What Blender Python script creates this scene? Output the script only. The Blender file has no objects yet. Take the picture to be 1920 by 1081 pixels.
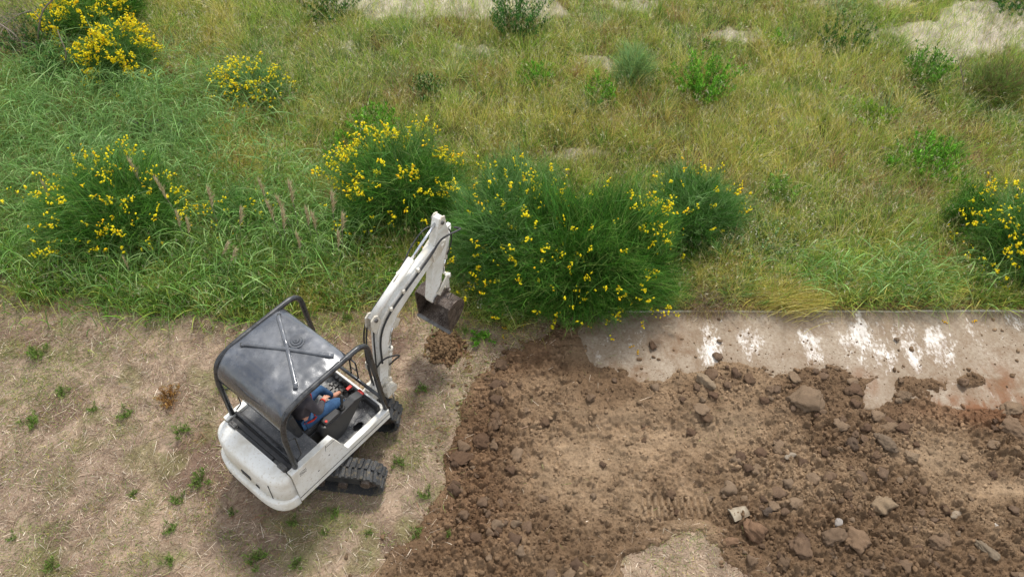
import bpy, bmesh, math, random
import numpy as np
from mathutils import Vector, Matrix

# ------------------------------------------------------------------ camera, sky, sun, exposure
scene = bpy.context.scene
COL = scene.collection
R = math.radians
CAM_H, CAM_F, CAM_P = 10.507, 1554.2, R(49.77)      # height (m), focal length in photo pixels, angle below the horizon
cam = bpy.data.cameras.new('camera')
cam.sensor_width = 36; cam.lens = 36*CAM_F/1920; cam.clip_end = 2000; cam.clip_start = 0.1
camo = bpy.data.objects.new('camera', cam); COL.objects.link(camo)
camo.location = (0, 0, CAM_H); camo.rotation_euler = (R(90)-CAM_P, 0, 0)
scene.camera = camo

SUN_EL, SUN_AZ = 58, 20          # azimuth from +Y towards +X
world = bpy.data.worlds.new('World'); scene.world = world; world.use_nodes = True
nt = world.node_tree; nt.nodes.clear()
out = nt.nodes.new('ShaderNodeOutputWorld'); bg = nt.nodes.new('ShaderNodeBackground')
sky = nt.nodes.new('ShaderNodeTexSky'); sky.sky_type = 'NISHITA'; sky.sun_disc = False
sky.sun_elevation = R(SUN_EL); sky.sun_rotation = R(SUN_AZ)
tc = nt.nodes.new('ShaderNodeTexCoord'); nz = nt.nodes.new('ShaderNodeTexNoise')
nz.inputs['Scale'].default_value = 3.2; nz.inputs['Detail'].default_value = 7; nz.inputs['Distortion'].default_value = .6
cr = nt.nodes.new('ShaderNodeValToRGB'); cr.color_ramp.elements[0].position = .40; cr.color_ramp.elements[1].position = .60
mx = nt.nodes.new('ShaderNodeMixRGB'); mx.inputs[2].default_value = (9.5, 9.4, 9.2, 1)
nt.links.new(tc.outputs['Generated'], nz.inputs['Vector']); nt.links.new(nz.outputs['Fac'], cr.inputs['Fac'])
nt.links.new(cr.outputs['Color'], mx.inputs[0]); nt.links.new(sky.outputs[0], mx.inputs[1])
nt.links.new(mx.outputs[0], bg.inputs['Color']); bg.inputs['Strength'].default_value = 0.115
nt.links.new(bg.outputs[0], out.inputs[0])

sun = bpy.data.lights.new('sun', 'SUN'); sun.energy = 2.6; sun.angle = R(8); sun.color = (1, .97, .925)
suno = bpy.data.objects.new('sun', sun); COL.objects.link(suno)
sd = Vector((math.sin(R(SUN_AZ))*math.cos(R(SUN_EL)), math.cos(R(SUN_AZ))*math.cos(R(SUN_EL)), math.sin(R(SUN_EL))))
suno.rotation_euler = sd.to_track_quat('Z', 'Y').to_euler(); suno.location = sd*40
scene.view_settings.view_transform = 'Standard'; scene.view_settings.look = 'None'
scene.view_settings.exposure = 0.6; scene.view_settings.gamma = 1.0

# ------------------------------------------------------------------ helpers
rng = np.random.default_rng(11); random.seed(5)
CP, SP = math.cos(CAM_P), math.sin(CAM_P)
def at(u, v, z=0.0):
    """the place in the scene seen at photo pixel (u, v) at height z"""
    a = (np.asarray(u, float)-960)/CAM_F; b = (np.asarray(v, float)-540.5)/CAM_F
    dx, dy, dz = a, CP-b*SP, -SP-b*CP
    t = (z-CAM_H)/dz
    return np.stack([dx*t, dy*t, np.full_like(np.asarray(t, float), 1.0)*z], -1)
def pix(x, y, z=0.0):
    Z = z-CAM_H; d = y*CP-Z*SP
    return 960+CAM_F*x/d, 540.5-CAM_F*(y*SP+Z*CP)/d

def S(r, g, b):
    f = lambda c: (c/255/12.92) if c/255 <= .04045 else ((c/255+.055)/1.055)**2.4
    return np.array([f(r), f(g), f(b)])

def _h(ix, iy, seed):
    n = (ix.astype(np.int64)*374761393+iy.astype(np.int64)*668265263+seed*982451653) & 0xffffffff
    n = ((n ^ (n >> 13))*1274126177) & 0xffffffff
    return ((n ^ (n >> 16)) & 0xffff)/65535.0
def vnoise(x, y, seed=0):
    x = np.asarray(x, float); y = np.asarray(y, float)
    ix, iy = np.floor(x), np.floor(y); fx, fy = x-ix, y-iy
    fx = fx*fx*fx*(fx*(fx*6-15)+10); fy = fy*fy*fy*(fy*(fy*6-15)+10)
    a = _h(ix, iy, seed); b = _h(ix+1, iy, seed); c = _h(ix, iy+1, seed); d = _h(ix+1, iy+1, seed)
    return (a+(b-a)*fx)*(1-fy)+(c+(d-c)*fx)*fy
def fbm(x, y, o=4, seed=0, g=.5):
    s = 0; a = 1; t = 0
    for i in range(o):
        s = s+a*vnoise(x, y, seed+i*17); t += a; a *= g; x = x*2.03+3.1; y = y*2.03+1.7
    return s/t
def cellular(x, y, seed=0):
    """distance to the nearest scattered point, and that point's own random value"""
    x = np.asarray(x, float); y = np.asarray(y, float); ix, iy = np.floor(x), np.floor(y)
    best = np.full(x.shape, 9.0); bid = np.zeros(x.shape)
    for dx in (-1, 0, 1):
        for dy in (-1, 0, 1):
            cx, cy = ix+dx, iy+dy
            px, py = cx+_h(cx, cy, seed), cy+_h(cx, cy, seed+5)
            d = np.hypot(x-px, y-py); m = d < best
            best = np.where(m, d, best); bid = np.where(m, _h(cx, cy, seed+9), bid)
    return best, bid
def sstep(a, b, x):
    t = np.clip((x-a)/(b-a), 0, 1); return t*t*(3-2*t)
def polydist(x, y, poly):
    """signed distance, positive inside"""
    best = np.full(x.shape, 1e9); ins = np.zeros(x.shape, bool); n = len(poly)
    for i in range(n):
        x0, y0 = poly[i]; x1, y1 = poly[(i+1) % n]; ex, ey = x1-x0, y1-y0
        t = np.clip(((x-x0)*ex+(y-y0)*ey)/(ex*ex+ey*ey+1e-12), 0, 1)
        best = np.minimum(best, np.hypot(x-x0-t*ex, y-y0-t*ey))
        c = ((y0 > y) != (y1 > y)); xi = x0+(y-y0)/((y1-y0) if y1 != y0 else 1e-9)*ex
        ins ^= c & (x < xi)
    return np.where(ins, best, -best)

def tag(o, label=None, cat=None, group=None, kind=None):
    if label: o['label'] = label
    if cat: o['category'] = cat
    if group: o['group'] = group
    if kind: o['kind'] = kind
    return o
def empty(name, loc=(0, 0, 0), rz=0.0):
    o = bpy.data.objects.new(name, None); COL.objects.link(o); o.location = loc; o.rotation_euler = (0, 0, rz)
    o.empty_display_size = .2; return o

class Geo:
    """collects vertices, faces and a colour per vertex, then links them as one mesh"""
    def __init__(s): s.V = []; s.Q = []; s.T = []; s.C = []; s.n = 0
    def add(s, V, Q=None, T=None, C=None):
        V = np.asarray(V, float).reshape(-1, 3)
        if Q is not None and len(Q): s.Q.append(np.asarray(Q, np.int64)+s.n)
        if T is not None and len(T): s.T.append(np.asarray(T, np.int64)+s.n)
        if C is None: C = np.ones((len(V), 3))*.5
        C = np.asarray(C, float)
        if C.ndim == 1: C = np.tile(C, (len(V), 1))
        s.V.append(V); s.C.append(C); s.n += len(V)
    def mesh(s, name, mat, smooth=False, colors=True):
        V = np.concatenate(s.V); me = bpy.data.meshes.new(name)
        Q = np.concatenate(s.Q) if s.Q else np.zeros((0, 4), int); T = np.concatenate(s.T) if s.T else np.zeros((0, 3), int)
        me.vertices.add(len(V)); me.vertices.foreach_set('co', V.astype(np.float32).ravel())
        me.loops.add(Q.size+T.size); me.loops.foreach_set('vertex_index', np.concatenate([Q.ravel(), T.ravel()]).astype(np.int32))
        me.polygons.add(len(Q)+len(T))
        st = np.concatenate([np.arange(len(Q))*4, Q.size+np.arange(len(T))*3]).astype(np.int32)
        me.polygons.foreach_set('loop_start', st)
        if smooth: me.polygons.foreach_set('use_smooth', np.ones(len(Q)+len(T), bool))
        me.update(calc_edges=True)
        if colors:
            ca = me.color_attributes.new('tint', 'FLOAT_COLOR', 'POINT'); C = np.concatenate(s.C)
            ca.data.foreach_set('color', np.c_[C, np.ones(len(C))].astype(np.float32).ravel())
        if mat: me.materials.append(mat)
        return me
    def build(s, name, mat, parent=None, smooth=False, colors=True):
        o = bpy.data.objects.new(name, s.mesh(name, mat, smooth, colors)); COL.objects.link(o)
        if parent: o.parent = parent
        return o

def unit(a): return a/np.maximum(np.linalg.norm(a, axis=-1, keepdims=True), 1e-9)
def ribbons(g, P, D, L, W, G, C, seg=3, prof=None, tipc=None):
    """N curved tapering blades: p(t) = P + L(tD + t^2 G)"""
    N = len(P); L = np.broadcast_to(L, N).astype(float); W = np.broadcast_to(W, N).astype(float)
    D = unit(D); r = rng.normal(size=(N, 3)); r[:, 2] *= .3; Sd = unit(np.cross(D, r))
    if prof is None: prof = [1-(k/seg)**1.6*.75 for k in range(seg)]; prof[0] = .75
    k2 = 2*seg+1; V = np.zeros((N, k2, 3)); CC = np.zeros((N, k2, 3)); C = np.broadcast_to(C, (N, 3))
    tc = C if tipc is None else np.broadcast_to(tipc, (N, 3))
    for k in range(seg):
        t = k/seg; p = P+L[:, None]*(t*D+t*t*G); w = (W*prof[k]*.5)[:, None]*Sd
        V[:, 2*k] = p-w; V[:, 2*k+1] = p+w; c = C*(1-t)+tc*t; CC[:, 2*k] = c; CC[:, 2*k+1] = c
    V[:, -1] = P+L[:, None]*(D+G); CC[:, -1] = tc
    b = (np.arange(N)*k2)[:, None]
    Q = np.concatenate([b+np.array([2*k, 2*k+1, 2*k+3, 2*k+2]) for k in range(seg-1)]) if seg > 1 else None
    T = b+np.array([2*seg-2, 2*seg-1, 2*seg])
    g.add(V, Q, T, CC.reshape(-1, 3))

# ------------------------------------------------------------------ materials
def nodes(m):
    m.use_nodes = True; t = m.node_tree; return t, t.nodes['Principled BSDF']
def leaf_mat(name, rough=.55, trans=.3, hv=.12, spec=.3):
    m = bpy.data.materials.new(name); t, b = nodes(m); N = t.nodes
    a = N.new('ShaderNodeAttribute'); a.attribute_name = 'tint'
    b.inputs['Roughness'].default_value = rough; b.inputs['Specular IOR Level'].default_value = spec
    t.links.new(a.outputs['Color'], b.inputs['Base Color'])
    tr = N.new('ShaderNodeBsdfTranslucent'); ms = N.new('ShaderNodeMixShader'); ms.inputs[0].default_value = trans
    t.links.new(a.outputs['Color'], tr.inputs['Color']); o = N['Material Output']
    t.links.new(b.outputs[0], ms.inputs[1]); t.links.new(tr.outputs[0], ms.inputs[2]); t.links.new(ms.outputs[0], o.inputs[0])
    return m
def paint(name, c1, c2=None, scale=6, rough=.4, r2=None, metal=0, bump=0, bscale=30, lo=.4, hi=.65, fine=None, spec=.5, coat=0, dent=0):
    """two-tone worn surface: c2 shows in noise patches; fine adds a small-scale speckle"""
    m = bpy.data.materials.new(name); t, b = nodes(m); N = t.nodes; l = t.links.new
    c1 = tuple(c1)+(1,); c2 = tuple(c2)+(1,) if c2 is not None else c1
    co = N.new('ShaderNodeTexCoord')
    n1 = N.new('ShaderNodeTexNoise'); n1.inputs['Scale'].default_value = scale; n1.inputs['Detail'].default_value = 8; n1.inputs['Roughness'].default_value = .62
    l(co.outputs['Object'], n1.inputs['Vector'])
    rp = N.new('ShaderNodeValToRGB'); rp.color_ramp.elements[0].position = lo; rp.color_ramp.elements[1].position = hi
    rp.color_ramp.elements[0].color = c1; rp.color_ramp.elements[1].color = c2
    l(n1.outputs['Fac'], rp.inputs['Fac']); last = rp.outputs['Color']
    if fine is not None:
        n2 = N.new('ShaderNodeTexNoise'); n2.inputs['Scale'].default_value = scale*9; n2.inputs['Detail'].default_value = 5
        l(co.outputs['Object'], n2.inputs['Vector'])
        r2n = N.new('ShaderNodeValToRGB'); r2n.color_ramp.elements[0].position = .56; r2n.color_ramp.elements[1].position = .68
        l(n2.outputs['Fac'], r2n.inputs['Fac'])
        mm = N.new('ShaderNodeMixRGB'); mm.inputs[2].default_value = tuple(fine)+(1,)
        l(r2n.outputs['Color'], mm.inputs[0]); l(last, mm.inputs[1]); last = mm.outputs[0]
    l(last, b.inputs['Base Color'])
    b.inputs['Metallic'].default_value = metal; b.inputs['Specular IOR Level'].default_value = spec; b.inputs['Coat Weight'].default_value = coat
    if r2 is None: r2 = min(1, rough+.2)
    mr = N.new('ShaderNodeMapRange'); mr.inputs['From Min'].default_value = lo; mr.inputs['From Max'].default_value = hi
    mr.inputs['To Min'].default_value = rough; mr.inputs['To Max'].default_value = r2
    l(n1.outputs['Fac'], mr.inputs['Value']); l(mr.outputs[0], b.inputs['Roughness'])
    nrm = None
    if dent:
        n4 = N.new('ShaderNodeTexNoise'); n4.inputs['Scale'].default_value = 3.2; n4.inputs['Detail'].default_value = 2
        l(co.outputs['Object'], n4.inputs['Vector'])
        b4 = N.new('ShaderNodeBump'); b4.inputs['Strength'].default_value = 1; b4.inputs['Distance'].default_value = dent
        l(n4.outputs['Fac'], b4.inputs['Height']); nrm = b4.outputs[0]
    if bump:
        n3 = N.new('ShaderNodeTexNoise'); n3.inputs['Scale'].default_value = bscale; n3.inputs['Detail'].default_value = 6
        l(co.outputs['Object'], n3.inputs['Vector'])
        bp = N.new('ShaderNodeBump'); bp.inputs['Strength'].default_value = bump; bp.inputs['Distance'].default_value = .01
        l(n3.outputs['Fac'], bp.inputs['Height'])
        if nrm: l(nrm, bp.inputs['Normal'])
        nrm = bp.outputs[0]
    if nrm: l(nrm, b.inputs['Normal'])
    return m
def earth_mat(name, amp=.35, scale=40, rough=.95, fleck=None, fl=(.60, .66)):
    """vertex tint multiplied by fine noise, with strong small-scale relief"""
    m = bpy.data.materials.new(name); t, b = nodes(m); N = t.nodes; l = t.links.new
    a = N.new('ShaderNodeAttribute'); a.attribute_name = 'tint'; co = N.new('ShaderNodeTexCoord')
    n1 = N.new('ShaderNodeTexNoise'); n1.inputs['Scale'].default_value = scale; n1.inputs['Detail'].default_value = 10; n1.inputs['Roughness'].default_value = .7
    l(co.outputs['Object'], n1.inputs['Vector'])
    mr = N.new('ShaderNodeMapRange'); mr.inputs['From Min'].default_value = .3; mr.inputs['From Max'].default_value = .7
    mr.inputs['To Min'].default_value = 1-amp; mr.inputs['To Max'].default_value = 1+amp
    l(n1.outputs['Fac'], mr.inputs['Value'])
    mm = N.new('ShaderNodeVectorMath'); mm.operation = 'SCALE'; l(a.outputs['Color'], mm.inputs[0]); l(mr.outputs[0], mm.inputs['Scale'])
    last = mm.outputs[0]
    if fleck is not None:
        n2 = N.new('ShaderNodeTexNoise'); n2.inputs['Scale'].default_value = scale*1.7; n2.inputs['Detail'].default_value = 6
        l(co.outputs['Object'], n2.inputs['Vector'])
        rp = N.new('ShaderNodeValToRGB'); rp.color_ramp.elements[0].position = fl[0]; rp.color_ramp.elements[1].position = fl[1]
        l(n2.outputs['Fac'], rp.inputs['Fac']); mx = N.new('ShaderNodeMixRGB'); mx.inputs[2].default_value = tuple(fleck)+(1,)
        l(rp.outputs['Color'], mx.inputs[0]); l(last, mx.inputs[1]); last = mx.outputs[0]
    l(last, b.inputs['Base Color']); b.inputs['Roughness'].default_value = rough; b.inputs['Specular IOR Level'].default_value = .15
    bp = N.new('ShaderNodeBump'); bp.inputs['Strength'].default_value = .9; bp.inputs['Distance'].default_value = .02
    l(n1.outputs['Fac'], bp.inputs['Height']); l(bp.outputs[0], b.inputs['Normal'])
    return m
M = {}
M['ground'] = earth_mat('ground', .3, 30)
M['soil'] = earth_mat('soil', .3, 34)
M['clod'] = earth_mat('clod', .28, 22)
M['grass'] = leaf_mat('grass', .5, .3)
M['straw'] = leaf_mat('straw', .75, .1)
M['broom'] = leaf_mat('broom', .5, .2)
M['petal'] = leaf_mat('petal', .6, .35)
M['white'] = paint('white_paint', S(228, 226, 218), S(196, 188, 170), 3.2, .36, .6, bump=.08, bscale=60, fine=S(206, 199, 184), lo=.46, hi=.74)
M['white_dirty'] = paint('dirty_white_paint', S(216, 211, 198), S(178, 165, 142), 7, .45, .75, bump=.15, bscale=50, fine=S(150, 135, 112), lo=.42, hi=.75)
M['black'] = paint('black_paint', (.018, .019, .021), (.05, .05, .05), 9, .22, .45, bump=.12, bscale=70, fine=(.06, .058, .052))
M['roof'] = paint('roof_paint', (.045, .049, .056), (.17, .175, .185), 2.4, .22, .42, bump=.12, bscale=140, lo=.46, hi=.80, spec=.8, coat=.5, dent=.035)  # pale patches: dust, plus cloud reflections painted into the colour
M['plastic'] = paint('black_plastic', (.02, .02, .021), (.045, .043, .04), 12, .5, .7, bump=.2, bscale=90)
M['mat'] = paint('dusty_rubber_mat', (.065, .066, .068), (.15, .15, .148), 5, .5, .75, bump=.25, bscale=60, fine=(.2, .19, .17))
M['floor'] = paint('worn_floor', (.09, .09, .09), (.3, .29, .27), 8, .35, .6, metal=.3, bump=.2, bscale=40, fine=(.4, .38, .34), lo=.42, hi=.7)
M['rubber'] = paint('track_rubber', (.03, .032, .034), S(118, 106, 84), 12, .7, .9, bump=.5, bscale=60, lo=.52, hi=.74, fine=S(110, 100, 82))
M['hose'] = paint('hose', (.016, .016, .017), (.05, .05, .048), 20, .45, .65)
M['chrome'] = paint('chrome', (.62, .63, .65), None, 5, .12, .2, metal=1)
M['steel'] = paint('bucket_steel', S(104, 90, 78), S(62, 50, 42), 9, .42, .7, metal=.35, bump=.5, bscale=40, fine=S(150, 140, 130), lo=.38, hi=.62)
M['bare_steel'] = paint('bare_steel', (.17, .165, .155), (.10, .09, .08), 10, .4, .6, metal=.7, bump=.2)
M['red'] = paint('red_plastic', (.62, .03, .015), (.45, .03, .02), 12, .45)
M['darkhole'] = paint('dark_recess', (.008, .008, .008), None, 5, .9)
M['concrete_pale'] = paint('pale_stone', S(196, 190, 178), S(160, 150, 134), 9, .85, .95, bump=.5, bscale=30)
M['tile'] = paint('tile_clay', S(150, 138, 118), S(120, 104, 84), 9, .85, .95, bump=.5, bscale=30)
M['bark'] = paint('bark', S(110, 96, 82), S(150, 138, 124), 20, .85, .95, bump=.5, bscale=60)
M['skin'] = paint('skin', S(196, 146, 120), S(180, 125, 100), 14, .5, .6)
M['hair'] = paint('hair', (.03, .02, .015), (.06, .04, .03), 60, .6)
M['jeans'] = paint('denim', S(38, 70, 104), S(58, 92, 126), 14, .85, .95, bump=.4, bscale=160, fine=S(34, 62, 100))
M['jacket'] = paint('dark_cloth', S(58, 54, 58), S(76, 70, 72), 9, .9, .95, bump=.4, bscale=60)
M['redcloth'] = paint('red_cloth', S(206, 52, 34), S(160, 40, 30), 9, .85)
M['shoe'] = paint('shoe', (.05, .035, .025), (.1, .08, .06), 12, .7)

# ------------------------------------------------------------------ ground, soil, slab
SLAB_Y0, SLAB_Y1, SLAB_Z = 6.55, 8.45, -0.02
_pp = [(1078, 606), (1045, 618), (995, 632), (950, 655), (905, 690), (872, 735), (856, 790), (843, 860), (836, 920), (812, 985), (762, 1030), (700, 1075),
       (600, 1150), (500, 1260), (1130, 1260), (1150, 1120), (1168, 1060), (1215, 1018), (1290, 1004), (1352, 1026), (1400, 1056), (1450, 1100), (1500, 1260), (2300, 1260), (2300, 540), (1110, 540), (1100, 590)]
SOIL = [tuple(at(*p)[:2]) for p in _pp]
def soil_d(x, y):
    d = polydist(x, y, SOIL)+(fbm(x*2.6, y*2.6, 5, 3, .6)-.5)*.5*(y < 8.1)
    return np.where(y > 8.44, np.minimum(d, 8.44-y), d)
_lbx = [1060, 1085, 1115, 1180, 1240, 1300, 1350, 1385, 1430, 1450, 1490, 1560, 1600, 1640, 1690, 1760, 1830, 1920, 2300]
_lby = [580, 630, 684, 704, 708, 688, 676, 672, 690, 706, 692, 684, 700, 706, 700, 712, 742, 758, 760]
def slab_open(x, y):
    """1 where the slab lies bare, 0 where soil covers it"""
    u, v = pix(x, y); b = np.interp(u, _lbx, _lby)+(fbm(x*4, y*4, 4, 21)-.5)*26
    o = sstep(12, -12, v-b)
    o2 = sstep(0, .25, 1-((u-1660-(v-725)*-.75)/36)**2-((v-725)/46)**2+(fbm(x*6, y*6, 4, 27)-.5)*1.2)           # the scraped wedge
    o3 = sstep(0, .25, 1-((u-1880)/165)**2-((v-738)/36)**2+(fbm(x*6, y*6, 4, 28)-.5)*1.6)
    o4 = sstep(0, .2, 1-((u-1800)/80)**2-((v-700)/45)**2)*.0
    isl = np.maximum(sstep(0, .5, 1-((u-1822)/32)**2-((v-712)/15)**2), sstep(0, .5, 1-((u-1700)/26)**2-((v-722)/20)**2))
    o = np.maximum(np.maximum(o, o2), np.maximum(o3, o4))*(1-isl)
    return o*(v < 768)*(y < SLAB_Y1+.02)
def ground_h(x, y):
    h = (fbm(x*.35, y*.35, 3, 40)-.5)*.16+(fbm(x*1.6, y*1.6, 4, 41)-.5)*.07
    h = h*sstep(.0, 1.5, np.hypot(x+2.7, y-5.9)-.9)*np.where(y > 8.35, sstep(8.35, 9.5, y)*.9+.1, 1)
    h = h+(fbm(x*9, y*9, 3, 43)-.5)*.03
    h = h+.03*sstep(8.38, 8.5, y)*sstep(.8, 1.2, x)
    return h
def clay(x, y):
    """smooth pressed patches of pale clay"""
    u, v = pix(x, y)
    def e(a, b, ra, rb): return np.exp(-((u-a)/ra)**2-((v-b)/rb)**2)
    w = e(1190, 830, 140, 55)+.6*e(1060, 880, 90, 70)+.9*e(1880, 912, 90, 22)+.8*e(1770, 850, 110, 34)+.5*e(1380, 800, 90, 40)+.45*e(1000, 740, 60, 50)+.6*e(1230, 940, 70, 50)+.5*e(1090, 660, 50, 20)+.5*e(1320, 940, 60, 25)+.4*e(1150, 950, 80, 60)
    return np.clip(w*1.75*(fbm(x*2.0, y*2.4, 5, 55, .6)-.10), 0, 1)
def soil_h(x, y, detail=True):
    x = np.asarray(x, float); y = np.asarray(y, float)
    d = soil_d(x, y); u, v = pix(x, y); c = clay(x, y)
    def e(a, b, ra, rb): return np.exp(-((u-a)/ra)**2-((v-b)/rb)**2)
    h = -.09+.10*e(905, 880, 75, 210)+.09*e(930, 730, 60, 60)+.09*e(1000, 1040, 190, 50)+.10*e(1400, 720, 110, 40)+.10*e(1540, 760, 90, 45)+.08*e(1650, 830, 110, 60)+.08*e(1500, 930, 150, 60)+.09*e(1560, 1040, 170, 60)+.05*e(1850, 1030, 120, 60)+.06*e(1250, 760, 120, 30)-.05*e(1090, 850, 110, 80)-.04*e(1850, 905, 100, 30)
    rough = (1-.82*c)
    h = h+(fbm(x*1.7, y*1.7, 3, 60)-.5)*.10
    if detail:
        b1 = np.abs(fbm(x*5, y*5, 4, 61)-.5)*2
        d1, i1 = cellular(x*7+fbm(x*5, y*5, 2, 70), y*7+fbm(x*5, y*5, 2, 71), 62); d2, i2 = cellular(x*17, y*17, 63); d3, i3 = cellular(x*38, y*38, 64)
        lump = np.sqrt(np.clip(.45-d1, 0, 1))*(i1 > .35)*i1*.17+np.sqrt(np.clip(.46-d2, 0, 1))*(i2 > .25)*i2*.095+np.sqrt(np.clip(.46-d3, 0, 1))*(i3 > .2)*.034
        h = h+rough*(lump+(1-b1)*.07-.05+(fbm(x*13, y*13, 4, 66, .6)-.5)*.08)+(fbm(x*30, y*30, 3, 67)-.5)*.014
        st = fbm(x*22+y*3, y*1.6, 2, 68); h = h+c*(st-.5)*.012
        # the ridged prints left by the tracks
        for (a0, b0, a1, b1_) in ((1205, 945, 1345, 950), (1290, 1010, 1330, 1050)):
            p0, p1 = at(a0, b0), at(a1, b1_); q = np.array([p1[0]-p0[0], p1[1]-p0[1]]); Lq = np.hypot(*q); q = q/Lq
            s_ = (x-p0[0])*q[0]+(y-p0[1])*q[1]; w_ = -(x-p0[0])*q[1]+(y-p0[1])*q[0]
            k = sstep(-.05, .05, s_)*sstep(Lq+.05, Lq-.05, s_)*sstep(.17, .13, np.abs(w_))
            h = h*(1-k*.8)+k*(-.035+.03*np.clip(np.sin(s_*70+np.sign(w_)*1.2)*2, -1, 1))
    so = slab_open(x, y)
    onslab = sstep(6.3, 6.5, y)*sstep(.75, .95, x)
    cover = SLAB_Z+.014+np.maximum(h+.07, 0)*.55
    h = np.where(onslab > 0, h*(1-onslab)+np.maximum(cover, SLAB_Z-.01)*onslab, h)
    dust = (fbm(x*6, y*6, 4, 80)-.62)*.05
    h = h-so*.5*(h-(SLAB_Z-.03+dust*.0))*2*(so > 0)
    h = np.where(so > .5, np.minimum(h, SLAB_Z-.015), h)
    g = ground_h(x, y)
    rim = .055*np.exp(-((d-.10)/.13)**2)*(y < 8.2)
    h = h*sstep(0, .35, d)+(1-sstep(0, .35, d))*(g+.0)+rim
    h = np.where(d < 0, g+np.maximum(d, -.4)*.55+.02, h)
    return np.where(y > SLAB_Y1-.03, np.minimum(h, -.1), h)

def grid(xs, ys, hf):
    X, Y = np.meshgrid(xs, ys); Z = hf(X, Y); nx, ny = len(xs), len(ys)
    i = (np.arange(ny-1)[:, None]*nx+np.arange(nx-1)[None, :]).ravel()
    return np.stack([X, Y, Z], -1).reshape(-1, 3), np.stack([i, i+1, i+nx+1, i+nx], -1)

BARE = [(800, 8, 180, 30, 1.35), (930, 16, 120, 27, 1.35), (1010, 22, 60, 22, 1), (1180, 10, 70, 14, .8), (1150, 122, 75, 18, .75), (1385, 70, 70, 16, .8), (1775, 75, 95, 42, 1.2), (1850, 50, 100, 50, 1.35), (1900, 60, 50, 40, 1),
        (870, 95, 60, 12, .75), (650, 90, 20, 18, .6), (1660, 14, 60, 14, .7), (1545, 16, 60, 14, .5), (1760, 110, 60, 20, .8), (1640, 60, 40, 20, .35), (1110, 285, 90, 14, .35), (700, 215, 60, 12, .2)]
def blob(u, v, L):
    w = 0
    for a, b, ra, rb, k in L: w = np.maximum(w, k*np.exp(-(((u-a)/ra)**2+((v-b)/rb)**2)**2))
    return w
def bare(x, y):
    u, v = pix(x, y); w = blob(u, v, BARE)
    return np.clip(sstep(.30, .62, w*1.0+(fbm(x*2.2, y*3.0, 5, 90, .65)-.52)*1.5*(w > .02)), 0, 1)
_mbx = [-400, 0, 100, 250, 420, 560, 640, 700, 780, 870, 960, 1060, 1078, 1100, 2400]
_mby = [520, 530, 562, 585, 600, 602, 588, 566, 560, 585, 604, 598, 588, 582.5, 582.5]
def meadow(x, y):
    u, v = pix(x, y); b = np.interp(u, _mbx, _mby)
    b = np.where(u < 1060, b+(fbm(x*2.2, y*2.2, 3, 95)-.5)*60, b)
    return sstep(4, -4, v-b)
def ground_color(x, y):
    u, v = pix(x, y); me = meadow(x, y)[..., None]; ba = bare(x, y)[..., None]
    n1 = fbm(x*.9, y*.9, 4, 100)[..., None]; n2 = fbm(x*5, y*5, 4, 101)[..., None]; n3 = fbm(x*2.1, y*2.1, 3, 102)[..., None]
    straw = S(152, 132, 112)*(.55+.8*n2)
    straw = straw*(1-sstep(.52, .72, n1))+S(112, 92, 78)*(.7+.6*n2)*sstep(.52, .72, n1)
    straw = straw*(1-.6*sstep(.62, .75, n3))+S(112, 110, 68)*.6*sstep(.62, .75, n3)
    dk = np.exp(-((u-90)/150)**2-((v-900)/60)**2)[..., None]*.5
    straw = straw*(1-dk)+S(112, 94, 80)*dk
    mead = S(84, 82, 50)*(.5+.6*n2); mead = mead*(1-sstep(.55, .75, n1))+S(122, 98, 72)*sstep(.55, .75, n1)*(.7+.5*n2)
    pale = S(190, 178, 160)*(.66+.5*n2)
    gl, _ = cellular(x*3.2, y*3.2, 103); pale = pale*(1.0-.30*sstep(.38, .62, gl)[..., None])
    c = straw*(1-me)+mead*me
    return c*(1-ba)+pale*ba

xs = np.concatenate([[-400, -150, -60, -30, -20], np.arange(-15, -8, .12), np.arange(-8, 8.6, .05), np.arange(8.6, 15, .12), [20, 30, 60, 150, 400]])
ys = np.concatenate([[-200, -60, -20, -5, 0, 1.5, 2.5], np.arange(3.2, 9, .05), np.arange(9, 20, .09), [21, 24, 30, 45, 80, 160, 500]])
def gh(x, y):
    d = soil_d(x, y); h = ground_h(x, y); ba = bare(x, y)*(y > 9)
    l1, i1 = cellular(x*3.2, y*3.2, 103); h = h+ba*(.02*np.sqrt(np.clip(.5-l1, 0, 1))+.07*fbm(x*6, y*6, 3, 104))
    return h-.55*sstep(.10, .26, d)
g = Geo(); V, Q = grid(xs, ys, gh); g.add(V, Q, None, ground_color(V[:, 0], V[:, 1]))
tag(g.build('ground', M['ground'], smooth=True), kind='structure')

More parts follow.
